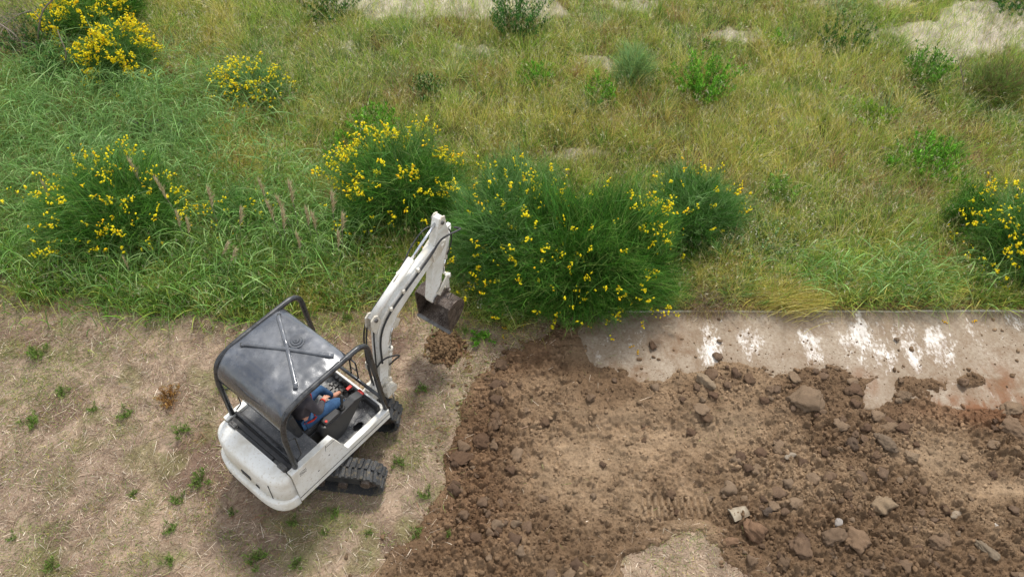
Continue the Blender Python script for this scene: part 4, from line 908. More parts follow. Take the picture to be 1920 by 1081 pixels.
# tussocks: dense fountains of long blades
g = Geo(); nT = 1100; tx = rng.uniform(-11, 12, nT); ty = 8.5+10*rng.random(nT)**1.25; kk = (meadow(tx, ty) > .5) & (bare(tx, ty) < .4) & (np.abs(tx) < 6.4+ty*.4); tx, ty = tx[kk], ty[kk]
for i in range(len(tx)):
    q = rng.integers(40, 110); rr = rng.uniform(.05, .16); a_ = rng.uniform(0, 6.283, q); r_ = np.sqrt(rng.random(q))*rr; px_, py_ = tx[i]+r_*np.cos(a_), ty[i]+r_*np.sin(a_)
    D = np.stack([np.cos(a_)*r_*4+rng.normal(size=q)*.15, np.sin(a_)*r_*4+rng.normal(size=q)*.15, np.ones(q)], -1); hL = rng.uniform(.35, .90)
    PALi = [OLIVE, OLIVE, LUSH, GREY, GOLD, GOLD, RUST, BRITE+OLIVE][rng.integers(0, 8)]; cc = pick(PALi, q)*rng.uniform(.7, 1.1)
    ribbons(g, np.stack([px_, py_, np.full(q, float(ground_h(tx[i], ty[i])))], -1), D, hL*rng.uniform(.5, 1.15, q), rng.uniform(.005, .010), np.stack([D[:, 0]*.35, D[:, 1]*.35, -rng.uniform(.1, .6, q)], -1), cc*.8, 3, tipc=cc*1.15)
tag(g.build('tussock_grass', M['grass']), 'ragged tussocks of long green and golden grass through the meadow', 'grass', kind='stuff')
# long loose stalks
m = np.where((typ != 1) & (rng.random(n) < .05*(1-ba[k] if False else 1)))[0]; q = len(m); g = Geo(); D = clumpdir(x[m], y[m], q, .35); c = pick(GOLD+OLIVE[1:2]+[S(222, 210, 150)], q)
ribbons(g, P[m], D, rng.uniform(.55, 1.0, q)*hvar[m]**.5, .0042, np.stack([D[:, 0]*.4, D[:, 1]*.4, -rng.uniform(.1, .45, q)], -1), c*.9, 4, tipc=c*1.2)
tag(g.build('tall_grass_stalks', M['grass']), 'long thin golden stalks rising out of the meadow grass', 'grass', kind='stuff')
# seed heads standing above the fine grass
m = (typ != 1) & (rng.random(n) < .09); q = m.sum(); g = Geo()
D = clumpdir(x[m], y[m], q, .25); L = (.36+.2*rng.random(q))*hvar[m]; top = P[m]+unit(D)*L[:, None]
cc = pick([S(196, 184, 140), S(176, 168, 120), S(168, 150, 112), S(206, 200, 170)], q)
ribbons(g, P[m], D, L, .0028, np.zeros((q, 3)), cc*.8, 1)
for k in range(4):
    ribbons(g, top-unit(D)*(.02*k), unit(D)*.8+rng.normal(size=(q, 3))*.45, .05+.03*rng.random(q), .009, np.array([[0, 0, -.2]]), cc, 1, prof=[1])
tag(g.build('seed_heads', M['grass']), 'pale feathery seed heads above the meadow grass', 'grass', kind='stuff')
# broad-bladed lush grass
m = np.where((typ == 1) & (rng.random(n) < .62))[0]; g = Geo()
q = len(m); Pm = P[m].copy(); hh = np.where(front[m] > .2, .42, .45)*hvar[m]*rng.random(q)*1.5; stem = dirs(q, .12); Pm = Pm+unit(stem)*hh[:, None]
D = dirs(q, .75, (.18, -.05)); L = rng.uniform(.28, .62, q)*np.where(front[m] > .2, .95, 1.05)
G = np.stack([D[:, 0]*.35, D[:, 1]*.35, -rng.uniform(.25, .95, q)], -1); c = pick(LUSH, q)
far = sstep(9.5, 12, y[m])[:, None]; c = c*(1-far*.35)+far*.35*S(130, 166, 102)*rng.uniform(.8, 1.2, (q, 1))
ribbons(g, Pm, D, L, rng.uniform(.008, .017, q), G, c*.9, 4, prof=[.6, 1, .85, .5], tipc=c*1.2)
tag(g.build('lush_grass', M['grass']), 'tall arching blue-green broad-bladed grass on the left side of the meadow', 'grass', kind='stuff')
# bent dry stems and fallen tussock hair along the meadow's near edge
def line_pts(n, us, vs, spread): t = rng.uniform(0, len(us)-1, n); uu = np.interp(t, range(len(us)), us); vv = np.interp(t, range(len(us)), vs); p = at(uu, vv); p[:, :2] += rng.normal(size=(n, 2))*spread; return p
g = Geo()
p = line_pts(5200, [1290, 1340, 1460, 1700, 1930], [568, 574, 574, 572, 572], .10); p[:, 1] = np.maximum(p[:, 1], SLAB_Y1+.03); q = len(p)
D = dirs(q, .6, (0, -.25)); L = rng.uniform(.12, .36, q); ribbons(g, p, D, L, .0045, np.stack([D[:, 0]*.3, D[:, 1]*.3-.1, -rng.uniform(.4, 1, q)], -1), pick(GOLD+RUST+[S(150, 128, 108)], q), 3)
p = line_pts(1300, [1420, 1465, 1500], [556, 566, 572], .16); q = len(p); D = dirs(q, .18, (.55, .1)); L = rng.uniform(.35, .75, q)
ribbons(g, p, D, L, .006, np.stack([D[:, 0]*.3, -.25+0*L, -rng.uniform(.15, .5, q)], -1), pick(GOLD, q), 4)
p = line_pts(7000, [0, 120, 300, 450, 600, 660, 720, 800, 880, 1000], [535, 566, 588, 602, 604, 585, 566, 566, 590, 608], .2); q = len(p)
D = dirs(q, .8, (0, -.3)); L = rng.uniform(.10, .34, q); ribbons(g, p, D, L, .0055, np.stack([D[:, 0]*.4, D[:, 1]*.4, -rng.uniform(.4, 1, q)], -1), pick(GOLD+RUST+OLIVE+LUSH[:2], q), 3)
tag(g.build('dry_edge_grass', M['grass']), 'dry bent grass stems along the near edge of the meadow', 'grass', kind='stuff')
# green sword-leaved grass clumps hanging to the slab
g = Geo()
for (a, b_, nn, sp_) in ((1580, 548, 260, .18), (1650, 545, 220, .2), (1745, 545, 220, .2), (1850, 550, 200, .2), (1540, 530, 220, .25), (1400, 545, 160, .3), (1480, 530, 160, .25), (1620, 530, 260, .3), (1700, 530, 260, .3), (1800, 535, 220, .3), (1880, 545, 200, .3), (1440, 500, 160, .3), (1340, 540, 120, .2), (480, 560, 420, .35), (400, 520, 460, .4), (560, 520, 560, .35), (240, 555, 420, .4), (110, 520, 360, .4), (700, 510, 360, .3), (780, 490, 260, .25), (640, 540, 320, .3), (600, 470, 300, .3), (860, 420, 200, .2), (880, 470, 160, .15), (690, 440, 260, .3), (480, 470, 300, .4), (350, 470, 300, .4), (330, 555, 300, .3), (30, 500, 200, .3), (750, 530, 200, .2)):
    p = at(np.full(nn, a), np.full(nn, b_)); p[:, :2] += rng.normal(size=(nn, 2))*sp_; p[:, 1] = np.maximum(p[:, 1], 8.45 if a > 1100 else 0); lft = a < 1100; nn = nn*2 if False else nn; D = dirs(nn, .28 if lft else .4, (.1, -.08)); L = rng.uniform(.35, .75, nn)*(1.35 if lft else 1)
    ribbons(g, p, D, L, rng.uniform(.009, .018, nn), np.stack([D[:, 0]*.4, D[:, 1]*.3-.1, -rng.uniform(.2, .8, nn)], -1), pick(LUSH+BRITE[:1]+OLIVE[:2] if lft else LUSH+OLIVE+GOLD[:3]+OLIVE, nn), 4, prof=[.7, 1, .85, .5])
tag(g.build('sword_grass', M['grass']), 'long sword-shaped green leaves along the front of the meadow', 'grass', kind='stuff')
# small wild flowers: white umbels, purple, tiny yellow
def flecks(g, P, r, c):
    V, T = ICO[1]; V = V[:12] if False else V; n = len(P); W = V[None]*np.array([1, 1, .6])*(r*rng.uniform(.6, 1.3, n))[:, None, None]+P[:, None, :]
    g.add(W, None, ((np.arange(n)*len(V))[:, None, None]+T[None]).reshape(-1, 3), np.repeat(c, len(V), 0))
OCT = (np.array([(1, 0, 0), (-1, 0, 0), (0, 1, 0), (0, -1, 0), (0, 0, 1), (0, 0, -1)], float), np.array([(0, 2, 4), (2, 1, 4), (1, 3, 4), (3, 0, 4), (2, 0, 5), (1, 2, 5), (3, 1, 5), (0, 3, 5)]))
def florets(g, P, r, c):
    V, T = OCT; n = len(P); W = np.einsum('nij,vj->nvi', rots(n), V*np.array([1, .7, .35]))*(r*rng.uniform(.6, 1.35, n))[:, None, None]+P[:, None, :]
    g.add(W, None, ((np.arange(n)*6)[:, None, None]+T[None]).reshape(-1, 3), np.repeat(c, 6, 0))
g = Geo()
for (a, b_, ra, rb, nn, cc, rr) in ((1420, 440, 110, 80, 160, (225, 225, 210), .014), (1750, 230, 200, 70, 200, (210, 190, 40), .010), (1600, 175, 120, 40, 26, (130, 30, 30), .026), (310, 262, 50, 14, 70, (100, 84, 130), .016), (1880, 330, 60, 60, 40, (230, 230, 220), .012), (700, 60, 220, 50, 160, (215, 212, 190), .012), (90, 535, 130, 20, 200, (210, 208, 180), .012), (390, 40, 200, 70, 160, (205, 196, 160), .012),
        (1500, 330, 300, 60, 40, (150, 110, 170), .014), (960, 180, 800, 90, 260, (222, 216, 196), .011)):
    aa = rng.uniform(0, 6.28, nn); q_ = np.sqrt(rng.random(nn)); p = at(a+ra*q_*np.cos(aa), b_+rb*q_*np.sin(aa)); p[:, 2] = rng.uniform(.25, .5, nn); florets(g, p, rr, np.tile(S(*cc), (nn, 1))*rng.uniform(.8, 1.1, (nn, 1)))
tag(g.build('wild_flowers', M['petal']), 'tiny white, purple, red and yellow wild flowers dotted through the meadow', 'wildflowers', kind='stuff')

# ------------------------------------------------------------------ cut straw on the mown ground (stuff)
N = 230000
x = rng.uniform(-9.5, 3.6, N); y = rng.uniform(3.3, 9.3, N); d = soil_d(x, y)
k = (d < .02) & (meadow(x, y) < .5) & (np.abs(x) < 5.4+y*.42) & (rng.random(N) < .35+.9*fbm(x*1.2, y*1.2, 4, 160)-.12)
k |= (d > .02) & (d < 3) & (rng.random(N) < .012+.3*np.exp(-np.maximum(d, 0)/.12)); x, y = x[k], y[k]; n = len(x)
z = np.where(soil_d(x, y) > .05, soil_h(x, y, False)+.03, ground_h(x, y))+rng.uniform(.0, .028, n); a = fbm(x*1.5, y*1.5, 2, 161)*9+rng.normal(size=n)*.9
D = np.stack([np.cos(a), np.sin(a), rng.uniform(-.02, .14, n)], -1); L = .03+.20*rng.random(n)**2.4
gr = sstep(.52, .68, fbm(x*1.1, y*1.1, 4, 162)); cc = pick([S(212, 194, 168), S(194, 174, 150), S(172, 150, 128), S(226, 212, 190), S(158, 130, 108), S(126, 102, 86)], n)
gg = rng.random(n) < .08+gr*.5; cc[gg] = pick([S(138, 146, 84), S(156, 158, 100), S(114, 130, 66)], gg.sum())
rb = rng.random(n) < sstep(.52, .7, fbm(x*.9, y*.9, 3, 163))*.6; cc[rb] = pick([S(150, 112, 84), S(128, 98, 78)], rb.sum())
g = Geo(); ribbons(g, np.stack([x, y, z], -1), D, L, rng.uniform(.0028, .0065, n), np.stack([rng.normal(size=n)*.18, rng.normal(size=n)*.18, -.08+0*x], -1), cc, 2, prof=[1, .9])
tag(g.build('cut_straw', M['straw']), 'matted pale cut straw lying on the mown ground', 'straw', kind='stuff')
# thin green regrowth between the straw
N = 110000; x = rng.uniform(-9, 3.4, N); y = rng.uniform(3.3, 9.2, N); u, v = pix(x, y)
w = .06+.8*sstep(.50, .62, fbm(x*1.4, y*1.4, 4, 170))+blob(u, v, [(680, 850, 110, 60, .5), (90, 760, 110, 50, .6), (70, 660, 50, 20, .7), (700, 620, 120, 26, .4), (900, 610, 60, 26, .7), (450, 730, 60, 30, .4), (360, 820, 70, 30, .45), (1550, 1070, 60, 20, .4), (780, 790, 60, 60, .4), (500, 1050, 60, 30, .5)])
k = (soil_d(x, y) < 0) & (meadow(x, y) < .5) & (rng.random(N) < w); x, y = x[k], y[k]; n = len(x)
D = dirs(n, .7); g = Geo(); ribbons(g, np.stack([x, y, ground_h(x, y)], -1), D, rng.uniform(.03, .11, n), .0055, np.array([[0, 0, -.4]]), .85*pick(OLIVE+GOLD[:2]+BRITE[:1]+LUSH[:2], n), 2)
tag(g.build('regrowth_grass', M['grass']), 'thin green grass regrowing between the cut straw', 'grass', kind='stuff')

# ------------------------------------------------------------------ shrubs and plants, each a thing of its own
def broom(name, u, v, h, rx, ry, nst, nfl, label, cat='broom bush', pal=None, fbias=.6, up=.55, fl_r=.027, group='broom bushes in the meadow', side=None, cloth=4):
    """u, v: photo pixel of the foot; h height; rx, ry half widths; nst twigs; nfl flower clusters"""
    p0 = at(u, v); base = np.array([p0[0], p0[1], float(gh(np.array(p0[0]), np.array(p0[1])))])
    pal = pal or [S(54, 104, 46), S(66, 118, 52), S(44, 90, 42), S(78, 126, 62), S(58, 100, 56)]
    rx, ry, h = rx*1.03, ry*1.03, h*1.03; a = rng.uniform(0, 6.283, nst); ce = rng.random(nst)**.9; se = np.sqrt(1-ce*ce)   # angle from up
    sh = np.where(rng.random(nst) < .72, .78+.24*rng.random(nst), .35+.5*rng.random(nst)); lump = .58+.82*fbm(np.cos(a)*2.6+u, ce*2.6+np.sin(a)*2.6, 4, int(u), .6); rr = sh*lump
    out_ = np.stack([np.cos(a), np.sin(a), a*0], -1)
    T = np.stack([np.cos(a)*se**.8*rx*rr, np.sin(a)*se**.8*ry*rr, (ce**.75*.97+.03)*h*rr], -1)
    D = unit(out_*(se[:, None]*1.05)*(1.15-.5*up)+np.array([0, 0, .35+.65*up])+rng.normal(size=(nst, 3))*.27); L = h*rng.uniform(.22, .46, nst); lg = rng.random(nst) < .05; T = T+np.where(lg, .10+.12*rng.random(nst), 0)[:, None]*D; L = np.where(lg, L*1.4, L)
    G = out_*(se[:, None]*.28)+rng.normal(size=(nst, 3))*.09; G[:, 2] -= .05+.30*se**4
    Q = T-L[:, None]*D; Q[:, 2] = np.maximum(Q[:, 2], .02); D0 = T-Q
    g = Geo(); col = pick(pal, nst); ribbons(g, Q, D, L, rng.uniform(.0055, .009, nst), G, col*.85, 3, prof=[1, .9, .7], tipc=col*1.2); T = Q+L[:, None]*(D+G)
    # side sprigs
    upv = np.array([0, 0, 1.0])
    k = rng.integers(0, nst, nst*2); t = rng.uniform(.3, .95, len(k))[:, None]; Dk = unit(D[k]); B = Q[k]+L[k][:, None]*(t*Dk+t*t*G[k])
    ribbons(g, B, Dk+rng.normal(size=(len(k), 3))*.42+upv*.15, rng.uniform(.08, .22, len(k)), .0052, np.array([[0, 0, -.05]]), col[k]*1.1, 2)
    o = empty(name, base); tag(o, label, cat, group)
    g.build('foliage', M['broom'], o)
    g = Geo(); nb = max(14, nst//160); k = rng.integers(0, nst, nb); tb = Q[k]; st0 = rng.normal(size=(nb, 3))*.06; st0[:, 2] = 0
    for i in range(nb):
        b0, b1 = st0[i], tb[i]*.9; dd = b1-b0; s1 = unit(np.cross(dd, [0.3, .9, .1])); s2 = unit(np.cross(dd, s1)); r0, r1 = .016, .006
        ring = [b0+r0*(s1*math.cos(q)+s2*math.sin(q)) for q in (0, 2.1, 4.2)]+[b1+r1*(s1*math.cos(q)+s2*math.sin(q)) for q in (0, 2.1, 4.2)]
        g.add(ring, [(0, 1, 4, 3), (1, 2, 5, 4), (2, 0, 3, 5)], None, S(92, 84, 56))
    g.build('branches', M['straw'], o)
    if nfl:
        nfl = int(nfl*1.35)
        wgt = (.12+np.clip(T[:, 2]/h, 0, 1)**1.2*fbias*2)*(sh > .85)
        if side is not None: wgt = wgt*np.clip(.5+side[0]*T[:, 0]/rx+side[1]*T[:, 1]/ry, .03, 2)
        wgt = wgt*sstep(.30, .7, fbm(T[:, 0]*2.4+u, T[:, 1]*2.4+T[:, 2]*2, 3, 9)); k = rng.choice(nst, nfl, p=wgt/wgt.sum())
        cl = rng.integers(2, cloth+4, nfl); kk = np.repeat(k, cl); nn = len(kk); tt = rng.uniform(-.14, .05, nn)[:, None]
        Pf = T[kk]+unit(D0[kk])*tt*.9+rng.normal(size=(nn, 3))*.018
        gf = Geo(); cf = np.tile(S(252, 236, 30), (nn, 1))*rng.uniform(.85, 1.05, (nn, 1)); orr = rng.random(nn) < .15; cf[orr] = S(250, 208, 20)
        florets(gf, Pf, fl_r, cf); tag(gf.build('flowers', M['petal'], o), kind='stuff')
    return o
BLUE = [S(92, 132, 66), S(108, 146, 78), S(80, 116, 56), S(130, 160, 98)]
GB = [S(62, 114, 34), S(80, 128, 40), S(54, 98, 32), S(104, 150, 58), S(72, 116, 44), S(124, 146, 74)]
broom('broom_bush', 1085, 528, 1.85, 1.65, 1.1, 22000, 170, 'largest dark green broom bush with scattered yellow flowers spreading over the slab corner', pal=GB, fbias=.25, up=.9)
broom('broom_bush', 950, 500, 1.75, 1.0, 1.05, 11000, 95, 'broad blue-green broom bush right behind the bucket and arm', pal=BLUE+GB[:2], fbias=.25, up=.75)
broom('broom_bush', 975, 440, 1.5, .9, .8, 7000, 10, 'nearly flowerless blue-green broom rising behind the largest bush', pal=BLUE, up=.9)
broom('broom_bush', 760, 400, 1.5, 1.30, 1.0, 8500, 240, 'wide broom bush with a dense band of yellow flowers directly behind the boom', pal=GB+BLUE[:1], fbias=.9)
broom('broom_bush', 240, 440, 1.5, 1.30, 1.05, 8500, 170, 'rounded broom bush flowering yellow amid the tall lush grass on the left', pal=GB+BLUE[:1], fbias=.55, up=.7)
broom('broom_bush', 455, 430, .75, .6, .5, 1600, 30, 'low sparse broom with few yellow flowers between the golden grass and the boom', pal=BLUE+GB[:2], fbias=.6)
broom('broom_bush', 1290, 435, 1.2, .85, .8, 6500, 34, 'blue-green broom right of the largest bush with a few yellow flowers on top', pal=BLUE+GB[:2], fbias=.6, up=.8)
broom('broom_bush', 1890, 490, 1.45, .95, .9, 5500, 125, 'broom bush with bright yellow flowers cut by the right edge of the picture', pal=GB+BLUE, fbias=.5)
broom('broom_bush', 1805, 425, .9, .45, .45, 2200, 0, 'upright dark green flowerless broom beside the flowering one at the right edge', pal=GB, up=1)
broom('broom_bush', 478, 190, .85, .85, .6, 2200, 130, 'small round broom bush covered with yellow flowers standing alone in the upper meadow', pal=BLUE, fbias=.9)
broom('broom_bush', 232, 138, 1.1, .80, .8, 3600, 260, 'broom bush almost hidden under yellow flowers near the top left, the lower of a pair', pal=GB+BLUE, fbias=1, cloth=7, side=(.4, -.2))
broom('broom_bush', 175, 75, 1.3, .95, .9, 3600, 250, 'broom bush with loose yellow flowers near the top left, the upper of a pair', pal=GB, fbias=.9, cloth=6)
broom('broom_bush', 1185, 160, .95, .46, .4, 1700, 0, 'blue-grey upright flowerless broom in the upper middle of the meadow', pal=[S(122, 158, 96), S(138, 172, 112), S(108, 144, 78), S(152, 168, 98)], up=1)
broom('broom_bush', 1855, 190, 1.0, .75, .6, 1700, 0, 'spiky brownish green leaning broom below the bare pale soil at right', pal=[S(104, 118, 58), S(116, 140, 60), S(88, 124, 50), S(130, 104, 76)], up=.9)
broom('broom_bush', 245, 42, 1.0, .55, .55, 2400, 16, 'dark green broom with hardly a flower at the top edge right of the flowering pair', pal=GB)

def leafy(u, v, h, r, n, label, pal=None, cat='shrub', name='leafy_shrub', L=.075, W=.020, group='leafy green shrubs in the meadow', z0=None, dome=False):
    p0 = at(u, v); base = np.array([p0[0], p0[1], float(gh(np.array(p0[0]), np.array(p0[1])))]); pal = pal or BRITE
    n = int(n*1.5); ns = max(5, n//30); a = rng.uniform(0, 6.283, ns); q = np.sqrt(rng.random(ns))*r; sx, sy = np.cos(a)*q, np.sin(a)*q
    nz_ = fbm(np.cos(a)*1.8+u, np.sin(a)*1.8+v, 3, 5); sx, sy = sx*(.45+1.2*nz_), sy*(.45+1.2*nz_); hs = h*(.35+.85*rng.random(ns))*(1-.25*(q/r)**2); k = rng.integers(0, ns, n); t = rng.random(n)**.6
    P = np.stack([sx[k]*(.45+.6*t), sy[k]*(.45+.6*t), hs[k]*t], -1)+rng.normal(size=(n, 3))*.012
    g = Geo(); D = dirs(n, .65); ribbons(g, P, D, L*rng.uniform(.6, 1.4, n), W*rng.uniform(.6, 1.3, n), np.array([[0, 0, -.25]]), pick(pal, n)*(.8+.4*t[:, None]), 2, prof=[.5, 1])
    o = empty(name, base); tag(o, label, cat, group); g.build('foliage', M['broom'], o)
    g = Geo(); ribbons(g, np.stack([sx*.3, sy*.3, sx*0], -1), np.stack([sx*.7, sy*.7, hs], -1), hs, .008, np.array([[0, 0, 0.0]]), S(96, 84, 52), 2); g.build('stems', M['straw'], o)
    return o
DKG = [S(58, 104, 40), S(70, 116, 48), S(48, 88, 36)]
leafy(1740, 318, .55, .62, 3600, 'large bright green leafy shrub alone in the right meadow')
leafy(1668, 318, .25, .22, 500, 'tiny bright green leafy shrub touching the large one in the right meadow')
leafy(1315, 178, .75, .60, 3200, 'brightest green leafy shrub in the upper meadow right of the blue-grey broom')
leafy(1245, 160, .3, .4, 800, 'low yellow-green shrub just left of the brightest green one', [S(130, 160, 60), S(110, 150, 50)])
leafy(1000, 160, .45, .35, 1100, 'small bright green shrub in the upper middle with grass around it')
leafy(1125, 185, .45, .45, 1300, 'bright green low shrub left of the blue-grey broom')
leafy(1630, 232, .40, .50, 1500, 'yellowish green leafy shrub in the right meadow above the large bright one', [S(140, 170, 54), S(118, 158, 48)])
leafy(1728, 155, .70, .48, 2200, 'dense mid green shrub just below the pale bare soil at right', [S(92, 140, 44), S(78, 122, 40), S(110, 152, 58)])
leafy(1580, 92, .50, .60, 1900, 'dark green loose shrub near the top right of the meadow', DKG)
leafy(1455, 88, .35, .25, 500, 'little bright sprout shrub left of the loose dark one near the top')
leafy(1325, 95, .3, .2, 400, 'little bright sprout shrub above the brightest green one', DKG+BRITE[:1])
leafy(970, 62, .85, .65, 3000, 'rounded dark green shrub at the lower rim of the bare pale soil at the top', DKG+[S(88, 128, 60)])
leafy(700, 250, .5, .55, 2000, 'bright green leafy shrub behind the broom that stands behind the boom', BRITE)
leafy(640, 300, .45, .35, 900, 'yellow-green leafy shrub at the left end of the broom behind the boom', [S(120, 164, 60), S(96, 146, 50)])
leafy(1455, 378, .5, .38, 1000, 'pale green leafy shrub in the middle of the right meadow', [S(122, 158, 66), S(104, 140, 56)])
leafy(1420, 470, .4, .7, 2600, 'grey-green clover-like plant patch right of the brooms', GREY+[S(86, 132, 70)], L=.04, W=.024)
leafy(75, 95, .8, .8, 2600, 'dark green shrub in the top left corner behind dead twigs', DKG)
leafy(120, 145, .7, .6, 1600, 'dark grass-green shrub below the dead twigs at top left', DKG+[S(90, 120, 60)])
leafy(620, 30, .45, .6, 1500, 'dark green shrub at the top edge left of the bare pale soil', DKG)
leafy(1900, 10, .5, .9, 2200, 'dark green shrub at the top right corner above the pale rocks', DKG)
leafy(1560, 30, .4, .4, 900, 'grey-green low shrub near the top edge on the right', GREY)
leafy(800, 185, .45, .35, 900, 'dusky green low shrub in the upper meadow left of centre', DKG+GREY[:1])
leafy(320, 748, .16, .19, 900, 'rusty brown dried cushion plant on the cut straw left of the excavator', [S(158, 118, 62), S(140, 96, 50), S(172, 136, 76)], 'dried plant', 'dried_plant', .03, .01, None)
leafy(905, 632, .10, .22, 260, 'bright green seedling patch on the straw beside the spoil rim', BRITE, 'weed', 'weed', .06, .02, None)
leafy(1570, 752, .30, .10, 160, 'thin upright green sprig rooted in the clods below the slab', GREY, 'weed', 'weed', .05, .008, None)
leafy(1545, 1070, .16, .3, 420, 'green grass tuft at the bottom edge beside the straw patch', BRITE+OLIVE, 'weed', 'weed', .12, .008, None)
# weeds on the straw
weed = None
for i, (u, v, s) in enumerate([(75, 668, 1.3), (240, 778, 1), (60, 790, 1.2), (340, 812, 1.1), (375, 905, 1.3), (337, 938, .9), (322, 990, .9), (318, 1052, .8), (478, 1052, 1.3), (100, 1066, .9), (800, 928, .9), (782, 998, .8), (790, 728, .8), (418, 735, .8), (436, 962, .6), (552, 980, .7), (628, 960, .8), (745, 868, .9), (250, 930, .6), (120, 740, .9), (180, 770, .7), (840, 1000, .5), (650, 600, .8), (555, 1060, .8), (610, 1000, .5), (28, 1010, .6), (870, 620, .8), (690, 1000, .5)]):
    if weed is None:
        weed = leafy(u, v, .06, .15, 170, 'small green weed tuft growing through the cut straw', [S(112, 142, 60), S(98, 130, 54), S(132, 150, 78), S(120, 138, 70)], 'weed', 'weed_tuft', .08, .008, 'weed tufts in the straw'); weed.scale = (s, s, s)
    else:
        o = weed.copy(); COL.objects.link(o); p = at(u, v); o.location = (p[0], p[1], float(ground_h(p[0], p[1]))); o.rotation_euler = (0, 0, i*1.3); o.scale = (s, s, s)
        for c_ in weed.children: q = c_.copy(); COL.objects.link(q); q.parent = o
# reed stalks with brown plumes
stalk = None
for i, (u, v, h, tilt) in enumerate([(78, 350, 1.25, .05), (246, 300, 1.5, 0), (292, 342, 1.4, -.12), (388, 362, 1.3, .06), (330, 400, 1.1, .12), (350, 408, 1.1, .18), (486, 340, 1.2, -.05), (448, 395, 1.2, .25), (500, 385, 1.3, -.08), (540, 352, 1.4, .03), (527, 402, 1.25, .10), (520, 372, 1.3, -.12), (572, 398, 1.2, .04), (585, 400, 1.2, 0), (556, 440, 1.1, .02), (620, 372, 1.35, .10), (640, 408, 1.2, .15), (436, 462, 1.0, .45), (420, 450, 1.0, .5), (632, 440, 1.1, .12), (190, 515, .6, -.25), (230, 488, .8, 0)]):
    p = at(u, v, h)
    if stalk is None:
        stalk = empty('reed_stalk', (p[0], p[1], 0)); tag(stalk, 'tall reed stalk with a drooping brownish plume among the lush grass', 'reed', 'plumed reed stalks')
        b = BM(); b.tube([(0, 0, 0), (.01, 0, .5), (0, .01, .98)], [.006, .004, .003], 5); b.build('stem', 'bark', stalk)
        g = Geo(); n = 90; t = rng.random(n); P = np.stack([t*0, t*0, .72+.28*t], -1); ribbons(g, P, np.stack([rng.normal(size=n)*.18+.1, rng.normal(size=n)*.15, np.ones(n)], -1), .11+.07*rng.random(n), .009, np.stack([np.full(n, .15), np.zeros(n), np.full(n, -.2)], -1), pick([S(204, 188, 152), S(178, 158, 122), S(216, 202, 168)], n), 2)
        g.build('plume', M['straw'], stalk)
        g = Geo(); n = 9; zz = rng.uniform(.1, .7, n); D = dirs(n, .9); ribbons(g, np.stack([zz*0, zz*0, zz], -1), D, rng.uniform(.2, .35, n), .014, np.stack([D[:, 0]*.3, D[:, 1]*.3, -.6+zz*0], -1), pick(LUSH, n), 4); g.build('leaves', M['grass'], stalk)
        o = stalk
    else:
        o = stalk.copy(); COL.objects.link(o)
        for c_ in stalk.children: q = c_.copy(); COL.objects.link(q); q.parent = o
    o.location = (p[0]-math.sin(tilt)*h, p[1], 0); o.rotation_euler = (random.uniform(-.05, .05), tilt, 0) if True else None; o.rotation_euler = (random.uniform(-.05, .05), tilt, 0); o.scale = (h*.9, h*.9, h)
# dead branches, top left
def twig(name, pts, r, label, subs=0):
    b = BM(); P = smooth(pts, 3); n_ = len(P); b.tube(P, [r*(1-.75*i/n_) for i in range(n_)], 7)
    for k in range(subs):
        i = random.randrange(n_//5, n_-2); d = (P[min(i+4, n_-1)]-P[i]).normalized()+Vector((random.uniform(-1, 1), random.uniform(-1, 1), random.uniform(-.3, .8)))*.8
        L_ = random.uniform(.15, .6); q = [P[i]+d*L_*t+Vector((random.uniform(-1, 1), random.uniform(-1, 1), random.uniform(-1, 1)))*.04*t for t in (0, .35, .7, 1)]; b.tube(smooth(q, 1), [r*.4, r*.35, r*.3, r*.22, r*.2, r*.15, r*.1, r*.08][:len(smooth(q, 1))], 5)
    o = b.build(name, 'bark', None); tag(o, label, 'dead branch'); return o
def A(u, v, z): return tuple(at(u, v, z))
twig('dead_branch', [A(108, 126, .25), A(124, 112, .6), A(124, 95, .8), A(114, 75, 1.0), A(108, 56, 1.15)], .022, 'pale curved bare branch rising out of the grass at top left')
twig('dead_branch', [A(72, 72, .4), A(73, 55, .8), A(76, 32, 1.2), A(85, 12, 1.5), A(100, -2, 1.7)], .026, 'grey forked dead branch at the top edge left of the flowering brooms', 8)
twig('dead_branch', [A(-5, 42, 1.3), A(25, 62, 1.1), A(42, 82, .8), A(52, 98, .4)], .020, 'grey dead branch reaching in from the left edge near the top', 8)
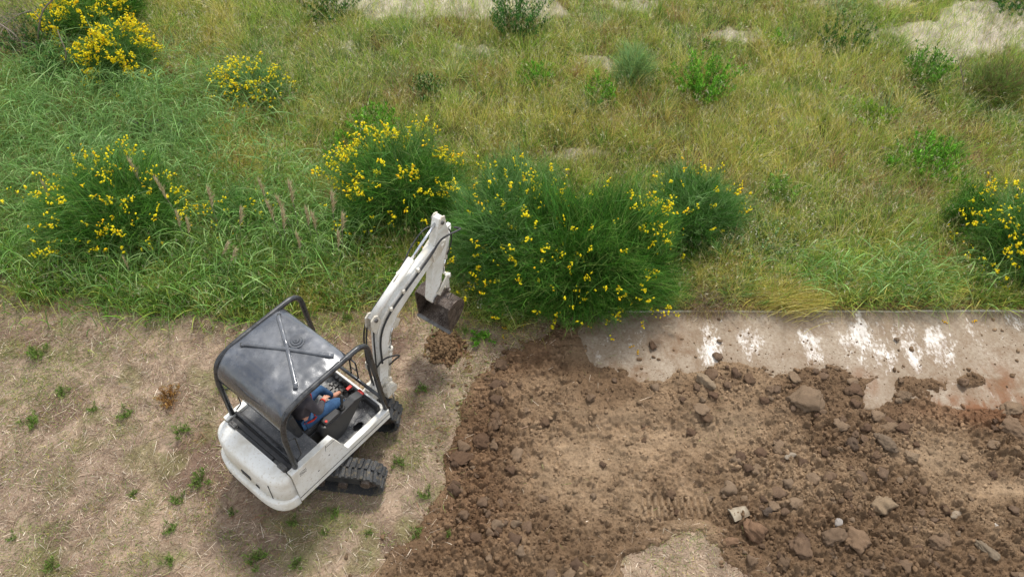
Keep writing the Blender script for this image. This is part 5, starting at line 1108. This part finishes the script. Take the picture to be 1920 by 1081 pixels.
twig('dead_branch', [A(60, 20, 1.3), A(40, 25, 1.2), A(15, 40, .9), A(-10, 60, .8)], .014, 'thin grey dead twig tangle in the top left corner', 18)
twig('dead_branch', [A(1808, 182, .1), A(1806, 150, .6), A(1800, 118, .95)], .014, 'thin brown bare twig standing left of the spiky leaning broom', 8)
g = Geo(); n = 1500; p = at(rng.uniform(-20, 75, n), rng.uniform(20, 130, n)); p[:, 2] = rng.uniform(.1, 1.0, n); ribbons(g, p, rng.normal(size=(n, 3)), rng.uniform(.1, .4, n), .006, rng.normal(size=(n, 3))*.2, pick([S(128, 108, 98), S(150, 132, 120), S(110, 96, 84)], n), 3)
tag(g.build('dry_brush', M['straw']), 'tangle of greyish brown dry twigs in the top left corner', 'brushwood', kind='stuff')
g = Geo(); n = 1300; p = line_pts(n, [1300, 1350], [566, 572], .14); p[:, 2] = rng.uniform(.0, .2, n); ribbons(g, p, rng.normal(size=(n, 3)), rng.uniform(.08, .3, n), .004, rng.normal(size=(n, 3))*.35, pick([S(140, 118, 104), S(164, 142, 124), S(120, 100, 86)], n), 3)
tag(g.build('dry_tangle', M['straw']), 'tangle of thin dead roots at the slab edge right of the largest bush', 'brushwood', kind='stuff')
# fallen yellow blossoms
for i, (u, v) in enumerate([(943, 628), (944, 614), (980, 611), (1042, 602), (1106, 612), (1186, 648), (1196, 658), (1770, 602), (1826, 602), (942, 592)]):
    if i == 0: g = Geo(); florets(g, rng.normal(size=(6, 3))*np.array([.02, .02, .006]), .02, np.tile(S(250, 205, 10), (6, 1))); fb = g.mesh('fallen_blossom', M['petal'])
    o = bpy.data.objects.new('fallen_blossom', fb); COL.objects.link(o); p = at(u, v); hz = max(float(ground_h(p[0], p[1])) if u < 1080 else SLAB_Z, float(soil_h(p[0], p[1]))); o.location = (p[0], p[1], hz+.015); o.rotation_euler = (0, 0, i)
    tag(o, ['yellow blossom lying on the straw by the spoil rim', 'yellow blossom fallen on the pale concrete slab'][u > 1080], 'blossom', ['blossoms fallen on the straw', 'blossoms fallen on the slab'][u > 1080])
